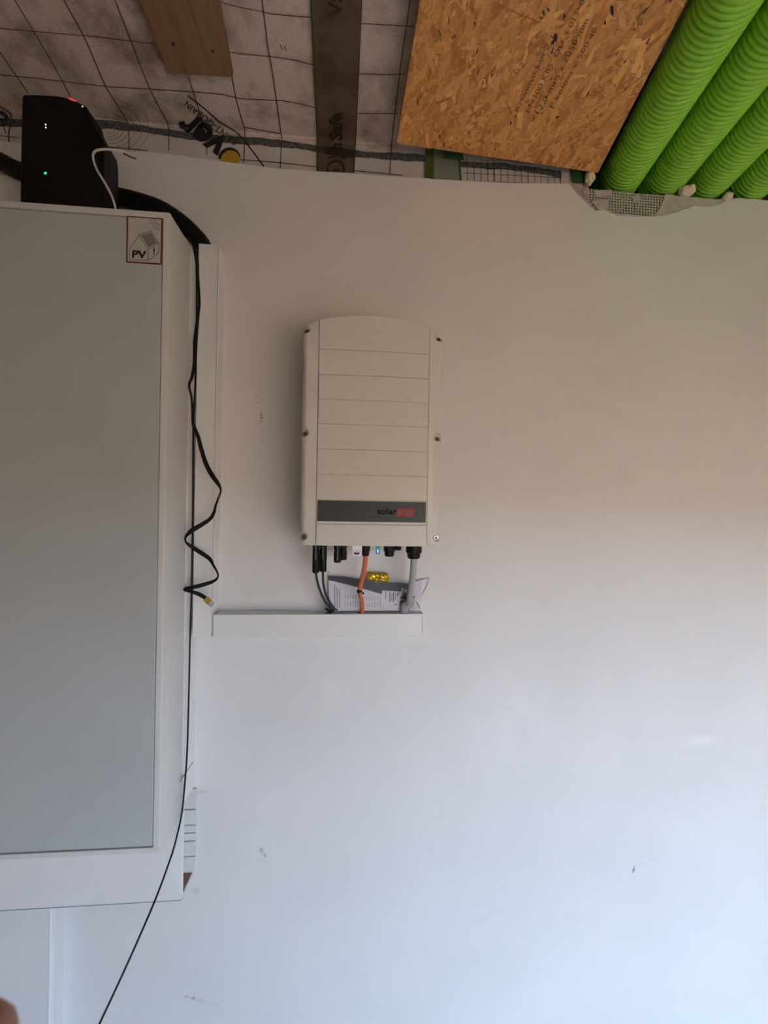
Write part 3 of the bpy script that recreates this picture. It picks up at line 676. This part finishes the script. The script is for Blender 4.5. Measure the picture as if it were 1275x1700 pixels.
strip_ = slab(zl0, zl1, M_label, 'name_strip', inv, raise_=.0030, xa=pl + .002, xb=prr - .002, bev=.0003)
def fi(x, y, o=.0034):
    p = Y(x, y, -.181); return Vector((p.x, iy(p.x) - o, p.z))
text_mb('solar', (626, 853.4), (658.5, 853.8), 10.5, fi, bold=.018).build('printed_lettering', mat('name_ink', (.006, .007, .010), .6, spec=.1), strip_)
MB().poly([fi(x, y) for x, y in ((659.8, 844.2), (689.8, 844.6), (686.6, 857.8), (657.2, 857.4))]).build('red_block', M_red, strip_)
text_mb('edge', (660.3, 853.8), (687, 854.2), 10.0, lambda x, y: fi(x, y, .0038), bold=.004).build('printed_lettering', mat('name_ink_grey', (.13, .125, .13), .5), strip_)
MB().box((ix0 + .010, -.1125, z0 + .012), (ix1 - .010, -.022, 1.905)).build('chassis', M_chassis, inv, bevel=.003)
fin = MB()
for k in range(15): fin.box((ix0 + .02 + k * .0185, -.022, z0 + .03), (ix0 + .024 + k * .0185, -.006, 1.89))
fin.build('heat_sink_fins', M_chassis, inv)
MB().box((ix0 + .03, -.008, 1.45), (ix1 - .03, -.0003, 1.86)).build('wall_bracket', M_chassis, inv)
zu = z0 + .0125
def X9(px, y=-.09): return Y(px, 912, y).x
def zz(py, y=-.09): return Y(620, py, y).z
def gland(px0, px1, py1, name='cable_gland', y=-.09):
    xc, r_ = (X9(px0, y) + X9(px1, y)) / 2, (X9(px1, y) - X9(px0, y)) / 2; L_ = zu - zz(py1, y)
    o = MB().lathe((xc, y, zu), (0, 0, -1), [(r_ * .86, 0), (r_ * .86, L_ * .22), (r_ * 1.02, L_ * .24), (r_ * 1.02, L_ * .68), (r_ * .86, L_ * .74), (r_ * .80, L_ * .94), (r_ * .66, L_)], 12).build(name, M_blackm, inv)
    return xc
gland(674, 700, 927); gland(637, 656, 923.5); gland(655, 667, 913, 'blanking_plug'); gx = gland(599.5, 614.5, 923)
# open connector sockets
for (a, b, e) in ((554, 567, 934), (564, 576, 931)):
    xc, r_ = (X9(a) + X9(b)) / 2, (X9(b) - X9(a)) / 2; L_ = zu - zz(e)
    yy = -.09 if a == 554 else -.075
    s1 = MB().lathe((xc, yy, zu), (0, 0, -1), [(r_, 0), (r_, L_ * .42), (r_ * .86, L_ * .48), (r_ * .86, L_ * .58), (r_, L_ * .64), (r_ * .98, L_ * .95), (r_ * .8, L_)], 16).build('connector_socket', M_blackm, inv, smooth=True)
    if a == 554: MB().box((xc - .0006, yy - r_ - .0006, zu - L_ * .9), (xc + .0008, yy - r_ + .001, zu - L_ * .25)).build('white_marking', mat('grey_marking', (.30, .31, .34), .5), s1)
# power switch plate and display window
xs0, xs1 = Y(585, 912, -.105).x, Y(601, 912, -.105).x; zs = Y(593, 923.5, -.105).z
ppl = [(xs0, -.105, zu), (xs1, -.105, zu), (xs1, -.105, zs + .005), (xs1 - .003, -.105, zs + .0012), (xs1 - .007, -.105, zs), (xs0 + .007, -.105, zs), (xs0 + .003, -.105, zs + .0012), (xs0, -.105, zs + .005)]
sw = MB().prism(ppl, (0, .012, 0)).build('switch_plate', M_bright, inv, bevel=.0006)
f9 = lambda x, y: Y(x, y, -.1056)
text_mb('P', (586.8, 916), (588.8, 916), 2.6, f9).build('printed_lettering', M_ink, sw); text_mb('1', (591.8, 916), (592.8, 916), 2.6, f9).build('printed_lettering', M_ink, sw); text_mb('0', (596.4, 916), (598.6, 916), 2.6, f9).build('printed_lettering', M_ink, sw)
MB().prism([Y(592.2 + 5.2 * math.cos(t), 919.2 + 2.0 * math.sin(t) - 1.2 * math.cos(t) ** 2, -.1062) for t in [2 * math.pi * k / 18 for k in range(18)]], (0, .001, 0)).build('toggle', mat('toggle_red', (.10, .012, .016), .4), sw)
dx0, dx1 = Y(624, 912, -.1).x, Y(631, 912, -.1).x
dw = MB().box((dx0, -.1, Y(627, 920, -.1).z), (dx1, -.09, zu)).build('display_window', M_ledb, inv, bevel=.0006)
MB().prism([Y(x, y, -.1004) for x, y in ((624.5, 909.5), (630.5, 909.5), (630.5, 912.2), (624.5, 912.2))], (0, .0003, 0)).build('green_light', glow('green_glow', (.02, .35, .10), .5), dw)
for yq in (913.6, 916.2): MB().lathe(Y(627.4, yq, -.1004), (0, -1, 0), [(.0017, 0), (.0013, .0008)], 10).build('light', M_ledc, dw)

# solar connectors and leads
leads = []
for i, (a, b, e, pth, lab) in enumerate(((518.5, 531, 952, [(525.5, 952), (527, 966), (533, 985), (541, 1001), (549, 1011), (545, 1016), (538, 1022)], 'left black solar lead plugged into the inverter underside'),
                                     (530.5, 543, 950, [(535.5, 950), (536.5, 966), (540, 984), (547, 999), (555, 1012), (548, 1017), (540, 1023)], 'right black solar lead with yellowish marking beneath the inverter'))):
    yy = -.092; xc, r_ = (X9(a, yy) + X9(b, yy)) / 2, (X9(b, yy) - X9(a, yy)) / 2; L_ = zu - zz(e, yy)
    t = thing('solar_lead', lab, 'cable', (xc, yy, zu - L_), 'plugged solar leads')
    MB().lathe((xc, yy, zu + .001), (0, 0, -1), [(r_ * .9, 0), (r_ * .98, L_ * .27), (r_ * .90, L_ * .29), (r_ * .90, L_ * .33), (r_ * .97, L_ * .36), (r_ * .97, L_ * .95), (r_ * .8, L_)], 14).build('plug', M_blackm, t, smooth=True)
    MB().box((xc - .0009, yy - r_ - .0004, zu - L_ * .62), (xc + .0007, yy - r_ * .8, zu - L_ * .12)).build('marking', mat('lead_marking', (.26, .27, .30) if i == 0 else (.22, .20, .05), .5), t)
    n = len(pth); pts = [Y(x, y, yy + (-.022 - yy) * (k / (n - 1)) ** 1.0 + (0 if i == 0 else -.004)) for k, (x, y) in enumerate(pth)]
    pts[0] = Vector((xc, yy, zu - L_ + .004))
    MB().tube(smooth_path(pts, 7), .0031, 12).build('lead', M_pvcab, t, smooth=True)
    leads.append(t)
MB().tube(smooth_path([Y(540, 1010, -.050), Y(548, 1014, -.053), Y(556, 1011, -.050), Y(560, 1013, -.046)], 4), .0022, 8).build('cable_tie', M_black, leads[0], smooth=True)
# orange cable
oc = thing('orange_cable', 'orange cable from the inverter gland into the trunking', 'cable', Y(600, 1018, -.03))
pth = [(607.3, 921, -.09), (605.5, 940, -.085), (601, 962, -.07), (597, 983, -.062), (600.5, 996, -.055), (602, 1008, -.043), (599.5, 1023, -.030)]
MB().tube(smooth_path([Y(*p) for p in pth], 8), smooth_vals([.0058, .0060, .0061, .0052, .0050, .0052, .0052], 8), 14).build('sheath', M_orange, oc, smooth=True)
MB().lathe(Y(596.8, 981, -.0622), (0.1, 0, -1), [(.0066, -.004), (.0070, -.003), (.0070, .003), (.0066, .004)], 14).build('cable_tie', M_black, oc)
MB().box(Y(602, 985.5, -.07) - Vector((.001, 0, .002)), Y(602, 985.5, -.07) + Vector((.004, .004, .003))).build('tie_head', M_black, oc)
MB().lathe(Y(596, 1019, -.028), (0, 0, 1), [(.006, -.004), (.006, .003)], 12).build('grommet', mat('brown_grommet', (.16, .07, .045), .6), oc)
# grey conduit
gc = thing('grey_conduit', 'light grey conduit from the large gland down to the trunking', 'conduit', Y(676, 1016, -.03))
pth = [(687, 922, -.09), (686, 945, -.084), (683.5, 970, -.068), (680, 995, -.050), (679, 1006, -.040)]
MB().tube(smooth_path([Y(*p) for p in pth], 8), .0083, 16).build('pipe', M_grey, gc, smooth=True)
pth = [(684, 990, -.052), (681, 1003, -.043), (673, 1006, -.036), (671, 1014, -.030), (671, 1023, -.026)]
MB().tube(smooth_path([Y(*p) for p in pth], 8), smooth_vals([.0088, .0102, .0112, .0108, .0100], 8), 16).build('elbow', M_grey, gc, smooth=True)
# papers on the trunking
def sheet_px(pts, y_top, y_bot, ytp, ybt, th=.0005):
    P = [Y(x, y, y_top + (y_bot - y_top) * (y - ytp) / (ybt - ytp)) for x, y in pts]; return MB().prism(P, (0, th, 0))
yt, yb_ = -.0065, -.026
pouch = thing('document_pouch', 'clear plastic document pouch leaning on the wall upon the trunking', 'pouch', Y(620, 1014, -.02))
for o_ in (-.0030, .0030): sheet_px([(543.5, 953), (560, 955), (600, 959), (650, 962), (700, 965), (697, 1015), (545, 1016)], yt + o_, yb_ + o_, 950, 1016, .0001).build('film', M_film, pouch)
MB().lathe(Y(547, 951.5, -.010), (0, -1, .3), [(.003, 0), (.0035, .002), (.001, .004)], 10).build('corner_clip', M_white, pouch)
bk = thing('booklet', 'dark blue booklet inside the clear pouch, behind the printed sheet', 'booklet', Y(620, 1010, -.02))
sheet_px([(545, 956), (570, 957), (605, 963), (640, 967), (679, 969), (679, 1014), (547, 1014)], yt + .0012, yb_ + .0012, 950, 1016, .0010).build('cover', M_blue, bk)
wm = MB()
for r_ in ([(667, 976), (671, 976), (668, 990), (664, 990)], [(672, 978), (676, 979), (674, 984), (671, 984)], [(664, 994.5), (678, 996), (678, 997.6), (664, 996)]): wm.poly([Y(x, y, yt + (yb_ - yt) * (y - 950) / 66 + .0006) for x, y in r_])
wm.build('cover_print', mat('cover_white', (.55, .55, .60), .5), bk)
sf = lambda x, y, o=0: Y(x, y, yt + (yb_ - yt) * (y - 950) / 66 - .0010 - o)
ps = thing('printed_sheet', 'white printed sheet with slanted upper edge in the clear pouch', 'paper', Y(600, 1012, -.025))
MB().prism([sf(x, y) for x, y in ((545, 963), (560, 966.5), (590, 974), (612, 980), (635, 987), (664, 999), (664, 1013.5), (548, 1014.5))], (0, .0006, 0)).build('sheet', M_paper, ps)
pt = MB(); rr = random.Random(4)
for x in (555.5, 559.5, 563.5): pt.strip([(x, 971 + (x - 555) * .8), (x + .5, 1009)], lambda a, b: sf(a, b, .0004), 1.3)
for k in range(15):
    x = 572.5 + k * 4.55
    if 594 < x < 604: continue
    y0_ = 987 + k * .35; pt.strip([(x, y0_), (x, y0_ + 6)], lambda a, b: sf(a, b, .0004), .8)
    if x < 632: pt.strip([(x, 997 + rr.random() * 5), (x, 1008)], lambda a, b: sf(a, b, .0004), .8)
    if x > 630: pt.strip([(x, 1006.5), (x, 1009.5)], lambda a, b: sf(a, b, .0004), .9)
pt.build('printed_text', mat('sheet_ink', (.20, .20, .26), .6), ps)
al = MB().prism([sf(x, y, .0012) for x, y in ((634.5, 980.5), (666, 982), (664, 1000.5), (632, 1000))], (0, .0004, 0)).build('address_label', M_paper, ps); al['label'] = 'white address label stuck on the sheet'
pt = MB()
for x, a, b, wd in ((640.5, 981.5, 995, 1.1), (647.5, 983, 999, 1.7), (650.5, 985, 998, .9), (653.5, 983, 999.5, 1.9), (657, 984, 996, 1.0), (660, 983, 990, 1.4), (662.6, 983, 988, 1.2)): pt.strip([(x, a), (x - .4, b)], lambda p, q: sf(p, q, .0016), wd)
pt.strip([(654.5, 1003.5), (658.5, 1003.8)], lambda p, q: sf(p, q, .0006), 1.6)
pt.build('printed_text', mat('label_ink', (.09, .09, .11), .6), al)
# yellow foil packet
yp = MB(); NXf, NYf = 14, 7; rr = random.Random(9); vs = []
cor = [(612, 949.5), (645, 952), (647, 967.5), (607.5, 963)]
grid = {}
for i in range(NXf + 1):
    for j in range(NYf + 1):
        u, v = i / NXf, j / NYf
        x = (cor[0][0] * (1 - u) + cor[1][0] * u) * (1 - v) + (cor[3][0] * (1 - u) + cor[2][0] * u) * v; y = (cor[0][1] * (1 - u) + cor[1][1] * u) * (1 - v) + (cor[3][1] * (1 - u) + cor[2][1] * u) * v
        bul = math.sin(math.pi * u) ** .5 * math.sin(math.pi * v) ** .5 if 0 < u < 1 and 0 < v < 1 else 0
        vs.append(Y(x + rr.uniform(-.6, .6), y + rr.uniform(-.5, .5), -.0135 - .006 * bul - rr.uniform(0, .0028) * (bul > 0)))
W_ = NYf + 1; fs = [(i * W_ + j, (i + 1) * W_ + j, (i + 1) * W_ + j + 1, i * W_ + j + 1) for i in range(NXf) for j in range(NYf)]
ypk = thing('foil_packet', 'crumpled shiny yellow foil packet on top of the clear pouch', 'packet', Y(627, 962, -.012))
yp.add(vs, fs); ob_ = [v + Vector((0, .004 if 0 < k % W_ < NYf else 0, 0)) for k, v in enumerate(vs)]
yp.add([Vector((v.x, -.0125, v.z)) for v in vs], [tuple(reversed(f)) for f in fs]); yp.build('foil', M_gold, ypk)
MB().flat([Y(620, 964, -.019), Y(626, 967, -.021), Y(631, 971, -.021)], [.003, .004, .0025], .0006).build('loose_flap', M_gold, ypk)
# curled paper with red edges right of the conduit
cp = thing('curled_leaflet', 'curled white leaflet with red edge lines right of the grey conduit', 'leaflet', Y(696, 1010, -.015))
def cf(x, y, o=0): return Y(x, y, -.004 - .020 * max(0, (y - 958) / 56) - .006 * math.sin(max(0, min(1, (x - 680) / 34)) * math.pi) - o)
cvs = [[(684, 967), (698, 963), (713.5, 959.5)], [(683, 976), (695, 974), (708.5, 975)], [(682, 987), (691, 987), (701.5, 987.5)], [(681, 997), (687, 997), (693, 998)], [(680, 1006), (687, 1006), (697.5, 1010)], [(680, 1014), (688, 1014), (699.5, 1014)]]
cb = MB(); cb.add([cf(*p) for r_ in cvs for p in r_] + [cf(*p) + Vector((0, .0004, 0)) for r_ in cvs for p in r_], [(i * 3 + k, i * 3 + k + 1, i * 3 + k + 4, i * 3 + k + 3) for i in range(5) for k in range(2)] + [(18 + i * 3 + k + 3, 18 + i * 3 + k + 4, 18 + i * 3 + k + 1, 18 + i * 3 + k) for i in range(5) for k in range(2)])
cb.build('leaf', M_paper, cp, smooth=True)
MB().strip([(712, 960), (708, 973), (704.5, 980), (700.5, 987.5)], lambda x, y: cf(x, y, .0008), 1.0).strip([(691.5, 999), (697, 1010)], lambda x, y: cf(x, y, .0008), 1.1).build('red_edge', M_red, cp)

# ------------------------------------------------------------------ router and its leads on top of the cabinet
yr0, yr1 = -.142, -.085
poly = [(36.5, 160), (40, 156.5), (60, 156.5), (95, 158.5), (116, 163), (130, 169), (138, 173.5), (143, 176), (146, 188), (155, 206), (165, 222), (170, 232), (171.5, 246), (172, 300), (172.5, 345)]
P = [Y(x, y, yr0) for x, y in poly]; P[-1].z = zT + .0005; P += [Vector((Y(33, 330, yr0).x, yr0, zT + .0005)), Y(34.5, 230, yr0)]
rt = thing('router', 'black upright router standing on the electrical cabinet', 'router', (-.67, -.11, zT))
MB().prism(P, (0, yr1 - yr0, 0)).build('housing', M_black, rt, bevel=.003, seg=2)
MB().prism([Y(x, y, yr0 - .0006) for x, y in ((75, 285.2), (72.2, 287), (75, 290), (78, 287), (76.5, 285.4))], (0, .001, 0)).build('green_light', M_ledg, rt)
for (x, y) in ((76, 207), (76.3, 212)): MB().lathe(Y(x, y, yr0 + .0002), (0, -1, 0), [(.0017, 0), (.0014, .0008)], 8).build('white_light', M_ledw, rt)
MB().prism([Y(x, y, yr0 - .0006) for x, y in ((113, 162.4), (119, 163.4), (126, 167), (124, 168), (117, 165.5), (113.5, 164.2))], (0, .004, 0)).build('red_light', M_ledr, rt)
MB().lathe(Y(137, 177, yr0 + .0002), (0, -1, 0), [(.0016, 0), (.0012, .0008)], 8).build('white_light', M_ledw, rt)
# white lead from the router
wl = thing('white_cable', 'thin white cable looping beside the black router', 'cable', Y(190, 346, -.155))
MB().tube(smooth_path([Y(193, 352, -.150), Y(189, 335, -.152), (Y(181, 316, -.154)), Y(170, 297, -.155), Y(160, 280, -.155), Y(154.5, 262, -.154), Y(157, 252, -.152), Y(166, 248.5, -.148), Y(180, 248, -.140), Y(198, 250, -.128), Y(210, 253, -.118), Y(222, 260, -.110)], 6), .0024, 10).build('sheath', mat('white_sheath', (.62, .60, .56), .5), wl, smooth=True)
MB().tube([Y(204, 254, -.1195), Y(214, 259, -.1135), Y(226, 263.5, -.108)], .0022, 8).build('bare_end', mat('brown_end', (.14, .09, .07), .6), wl)
# black hose into the trunking
hp = [(-200, 190), (-60, 240), (0, 268), (32, 284), (100, 306), (160, 319), (185, 325), (215, 331), (240, 338), (265, 347), (286, 359), (305, 373), (322, 389), (336, 406), (341, 425), (343, 445)]
hs = thing('black_conduit', 'thick black flexible conduit curving behind the router into the upright trunking', 'conduit', Y(185, 325, -.023))
hpt = smooth_path([Y(x, y, -.0235) for x, y in hp], 12); hr = [.0205 + .0004 * (i % 2) for i in range(len(hpt))]
MB().tube(hpt, hr, 20).build('tube', M_blackm, hs, smooth=True)
# brown wire stub
tag(MB().tube(smooth_path([Y(316, 404, -.05), Y(322, 410, -.045), Y(328, 417, -.038), Y(334, 428, -.03)], 5), .0016, 8).build('brown_wire', mat('brown_insulation', (.18, .06, .03), .5), smooth=True), 'short brown wire slipping into the upright trunking top', 'wire')

# ------------------------------------------------------------------ hanging cables
tc_pts = [(312, 392, -.070), (320, 404, -.074), (325, 425, -.076), (326.5, 480, -.078), (326, 560, -.078), (324, 640, -.078), (321, 700, -.080), (320.5, 760, -.080), (320, 850, -.080), (319, 920, -.080), (318, 980, -.080), (315.5, 1060, -.080), (313.5, 1150, -.079), (310.5, 1250, -.078), (306, 1310, -.078), (301.5, 1352, -.080), (292, 1395, -.095), (283, 1425, -.12), (258, 1493, -.19), (216, 1590, -.25), (165, 1700, -.30), (148, 1735, -.32), (100, 1830, -.36)]
tag(MB().tube(smooth_path([Y(*p) for p in tc_pts], 8), .0021, 10).build('black_cable', M_cable, smooth=True), 'long thin black cable hanging past the cabinet side down to the lower left', 'cable')
fpx = [(318, 400, 4), (323, 414, 5), (327, 435, 6), (328, 455, 5), (330, 480, 4), (331, 505, 4), (328, 530, 5), (324.5, 565, 7), (323, 600, 6), (319, 625, 5), (314, 640, 4), (318, 660, 3.5), (319.5, 685, 4), (321, 705, 5), (329, 725, 6), (334, 745, 6.5), (342, 770, 7), (352, 789, 7.5), (362, 803, 6), (366.5, 814, 3), (363, 826, 3), (358.5, 838, 3.6), (355.5, 850, 5), (349, 861, 6), (335, 871, 7), (318, 881, 7.5), (308.5, 891, 4), (308, 898, 3), (313, 904, 5), (328, 914, 7), (347, 927, 6.5), (354, 938, 4), (361, 951, 3), (361.5, 958, 3), (355, 964.5, 5), (340, 970, 6.5), (322, 974.5, 6.5), (309, 977, 5), (306.5, 979.5, 4), (316, 982, 5), (328, 985.5, 6.5), (337, 990, 6.5), (341.5, 994, 6)]
fc_ = thing('flat_network_cable', 'black flat network cable hanging in zigzags over the trunking', 'cable', Y(342, 994, -.09))
fp = []
for i, (x, y, w__) in enumerate(fpx):
    t = i / (len(fpx) - 1); fp.append(Y(x, y, -.082 - .012 * min(1, t * 2) - .010 * math.sin(i * .8) * (t > .35)))
MB().flat(smooth_path(fp, 6), [w_ * .00150 for w_ in smooth_vals([p[2] for p in fpx], 6)], .0017).build('ribbon', M_cable, fc_, smooth=True)
p0 = fp[-1]; d = (Y(353.5, 1005, p0.y) - Y(341.5, 993.5, p0.y)).normalized(); a = d.cross(Vector((0, 1, 0))).normalized(); b = Vector((0, 1, 0))
def obox(o, l, wd, t): return MB().add([o + d * (l * i) + a * (wd * (j - .5)) + b * (t * (k - .5)) for i in (0, 1) for j in (0, 1) for k in (0, 1)], [(0, 1, 3, 2), (4, 6, 7, 5), (0, 4, 5, 1), (2, 3, 7, 6), (0, 2, 6, 4), (1, 5, 7, 3)])
obox(p0 - d * .001, .0135, .0125, .008).build('yellow_boot', mat('yellow_boot', (.50, .30, .03), .3), fc_, bevel=.0008)
pg = obox(p0 + d * .0125, .0105, .0108, .0078).build('clear_plug', M_clear, fc_, bevel=.0006)
obox(p0 + d * .0125 - b * .0042, .006, .004, .001).build('latch', M_clear, pg)

# ------------------------------------------------------------------ photographer's hand holding the camera, index fingertip in the corner
def hand():
    tip = CAM + ray(-6, 1786) * .070
    f_ = FW; r_ = AX; u_ = AY
    V = lambda a, b, c: tip + r_ * a + u_ * b + f_ * c
    verts = []; edges = []; rad = []
    def chain(pts, root=None):
        prev = root
        for (p, q) in pts:
            verts.append(p); rad.append(q); i = len(verts) - 1
            if prev is not None: edges.append((prev, i))
            prev = i
        return prev
    chain([(V(-.105, -.075, -.06), .024)]); wrist = 0
    pc = chain([(V(-.085, -.055, -.045), .024), (V(-.070, -.035, -.03), .024)], wrist)
    for k, (dy, dz, ln) in enumerate(((.010, .0, 1.0), (-.014, .004, 1.08), (-.036, .004, 1.0), (-.056, .0, .82))):
        base = V(-.060 - .004 * k, -.018 + dy - .012 * k, -.016 + dz)
        e_ = V(0, dy * 1.15 - (0 if k == 0 else .006 * k), 0) if k else tip
        if k: e_ = V(-.012 * k, dy * 1.5 - .008, -.002)
        m1 = base.lerp(e_, .42) + f_ * .010 * ln; m2 = base.lerp(e_, .74) + f_ * .007 * ln
        chain([(base, .0105), (m1, .0098), (m2, .0090), (e_,   .0082 if k else .0108)], pc)
    th = V(-.080, -.030, -.055)
    chain([(th, .0125), (V(-.060, -.010, -.062), .0108), (V(-.038, .0, -.058), .0095)], pc - 1)
    me = bpy.data.meshes.new('hand'); me.from_pydata([tuple(v) for v in verts], edges, [])
    o = bpy.data.objects.new('hand', me); COL.objects.link(o)
    md = o.modifiers.new('skin', 'SKIN'); md.use_smooth_shade = True
    for i, q in enumerate(rad): me.skin_vertices[0].data[i].radius = (q, q)
    me.skin_vertices[0].data[0].use_root = True
    sb = o.modifiers.new('sub', 'SUBSURF'); sb.levels = 2; sb.render_levels = 2
    bpy.context.view_layer.update()
    m2 = bpy.data.meshes.new_from_object(o.evaluated_get(DG())); o.modifiers.clear(); o.data = m2; m2.materials.clear(); m2.materials.append(M_skin)
    m2.polygons.foreach_set('use_smooth', [True] * len(m2.polygons))
    return tag(o, 'blurred bare fingertip intruding at the lower left corner', 'hand')
hand()
for o in bpy.data.objects:      # fine print and weave, too small to pick apart
    if o.parent and o.name.split('.')[0] in ('printed_grid', 'printed_fine_grid', 'printed_lettering', 'printed_text', 'printed_rings', 'mesh_strands', 'cover_print', 'solar_panel_lines', 'house_drawing', 'heat_sink_fins', 'batten'): o['kind'] = 'stuff'
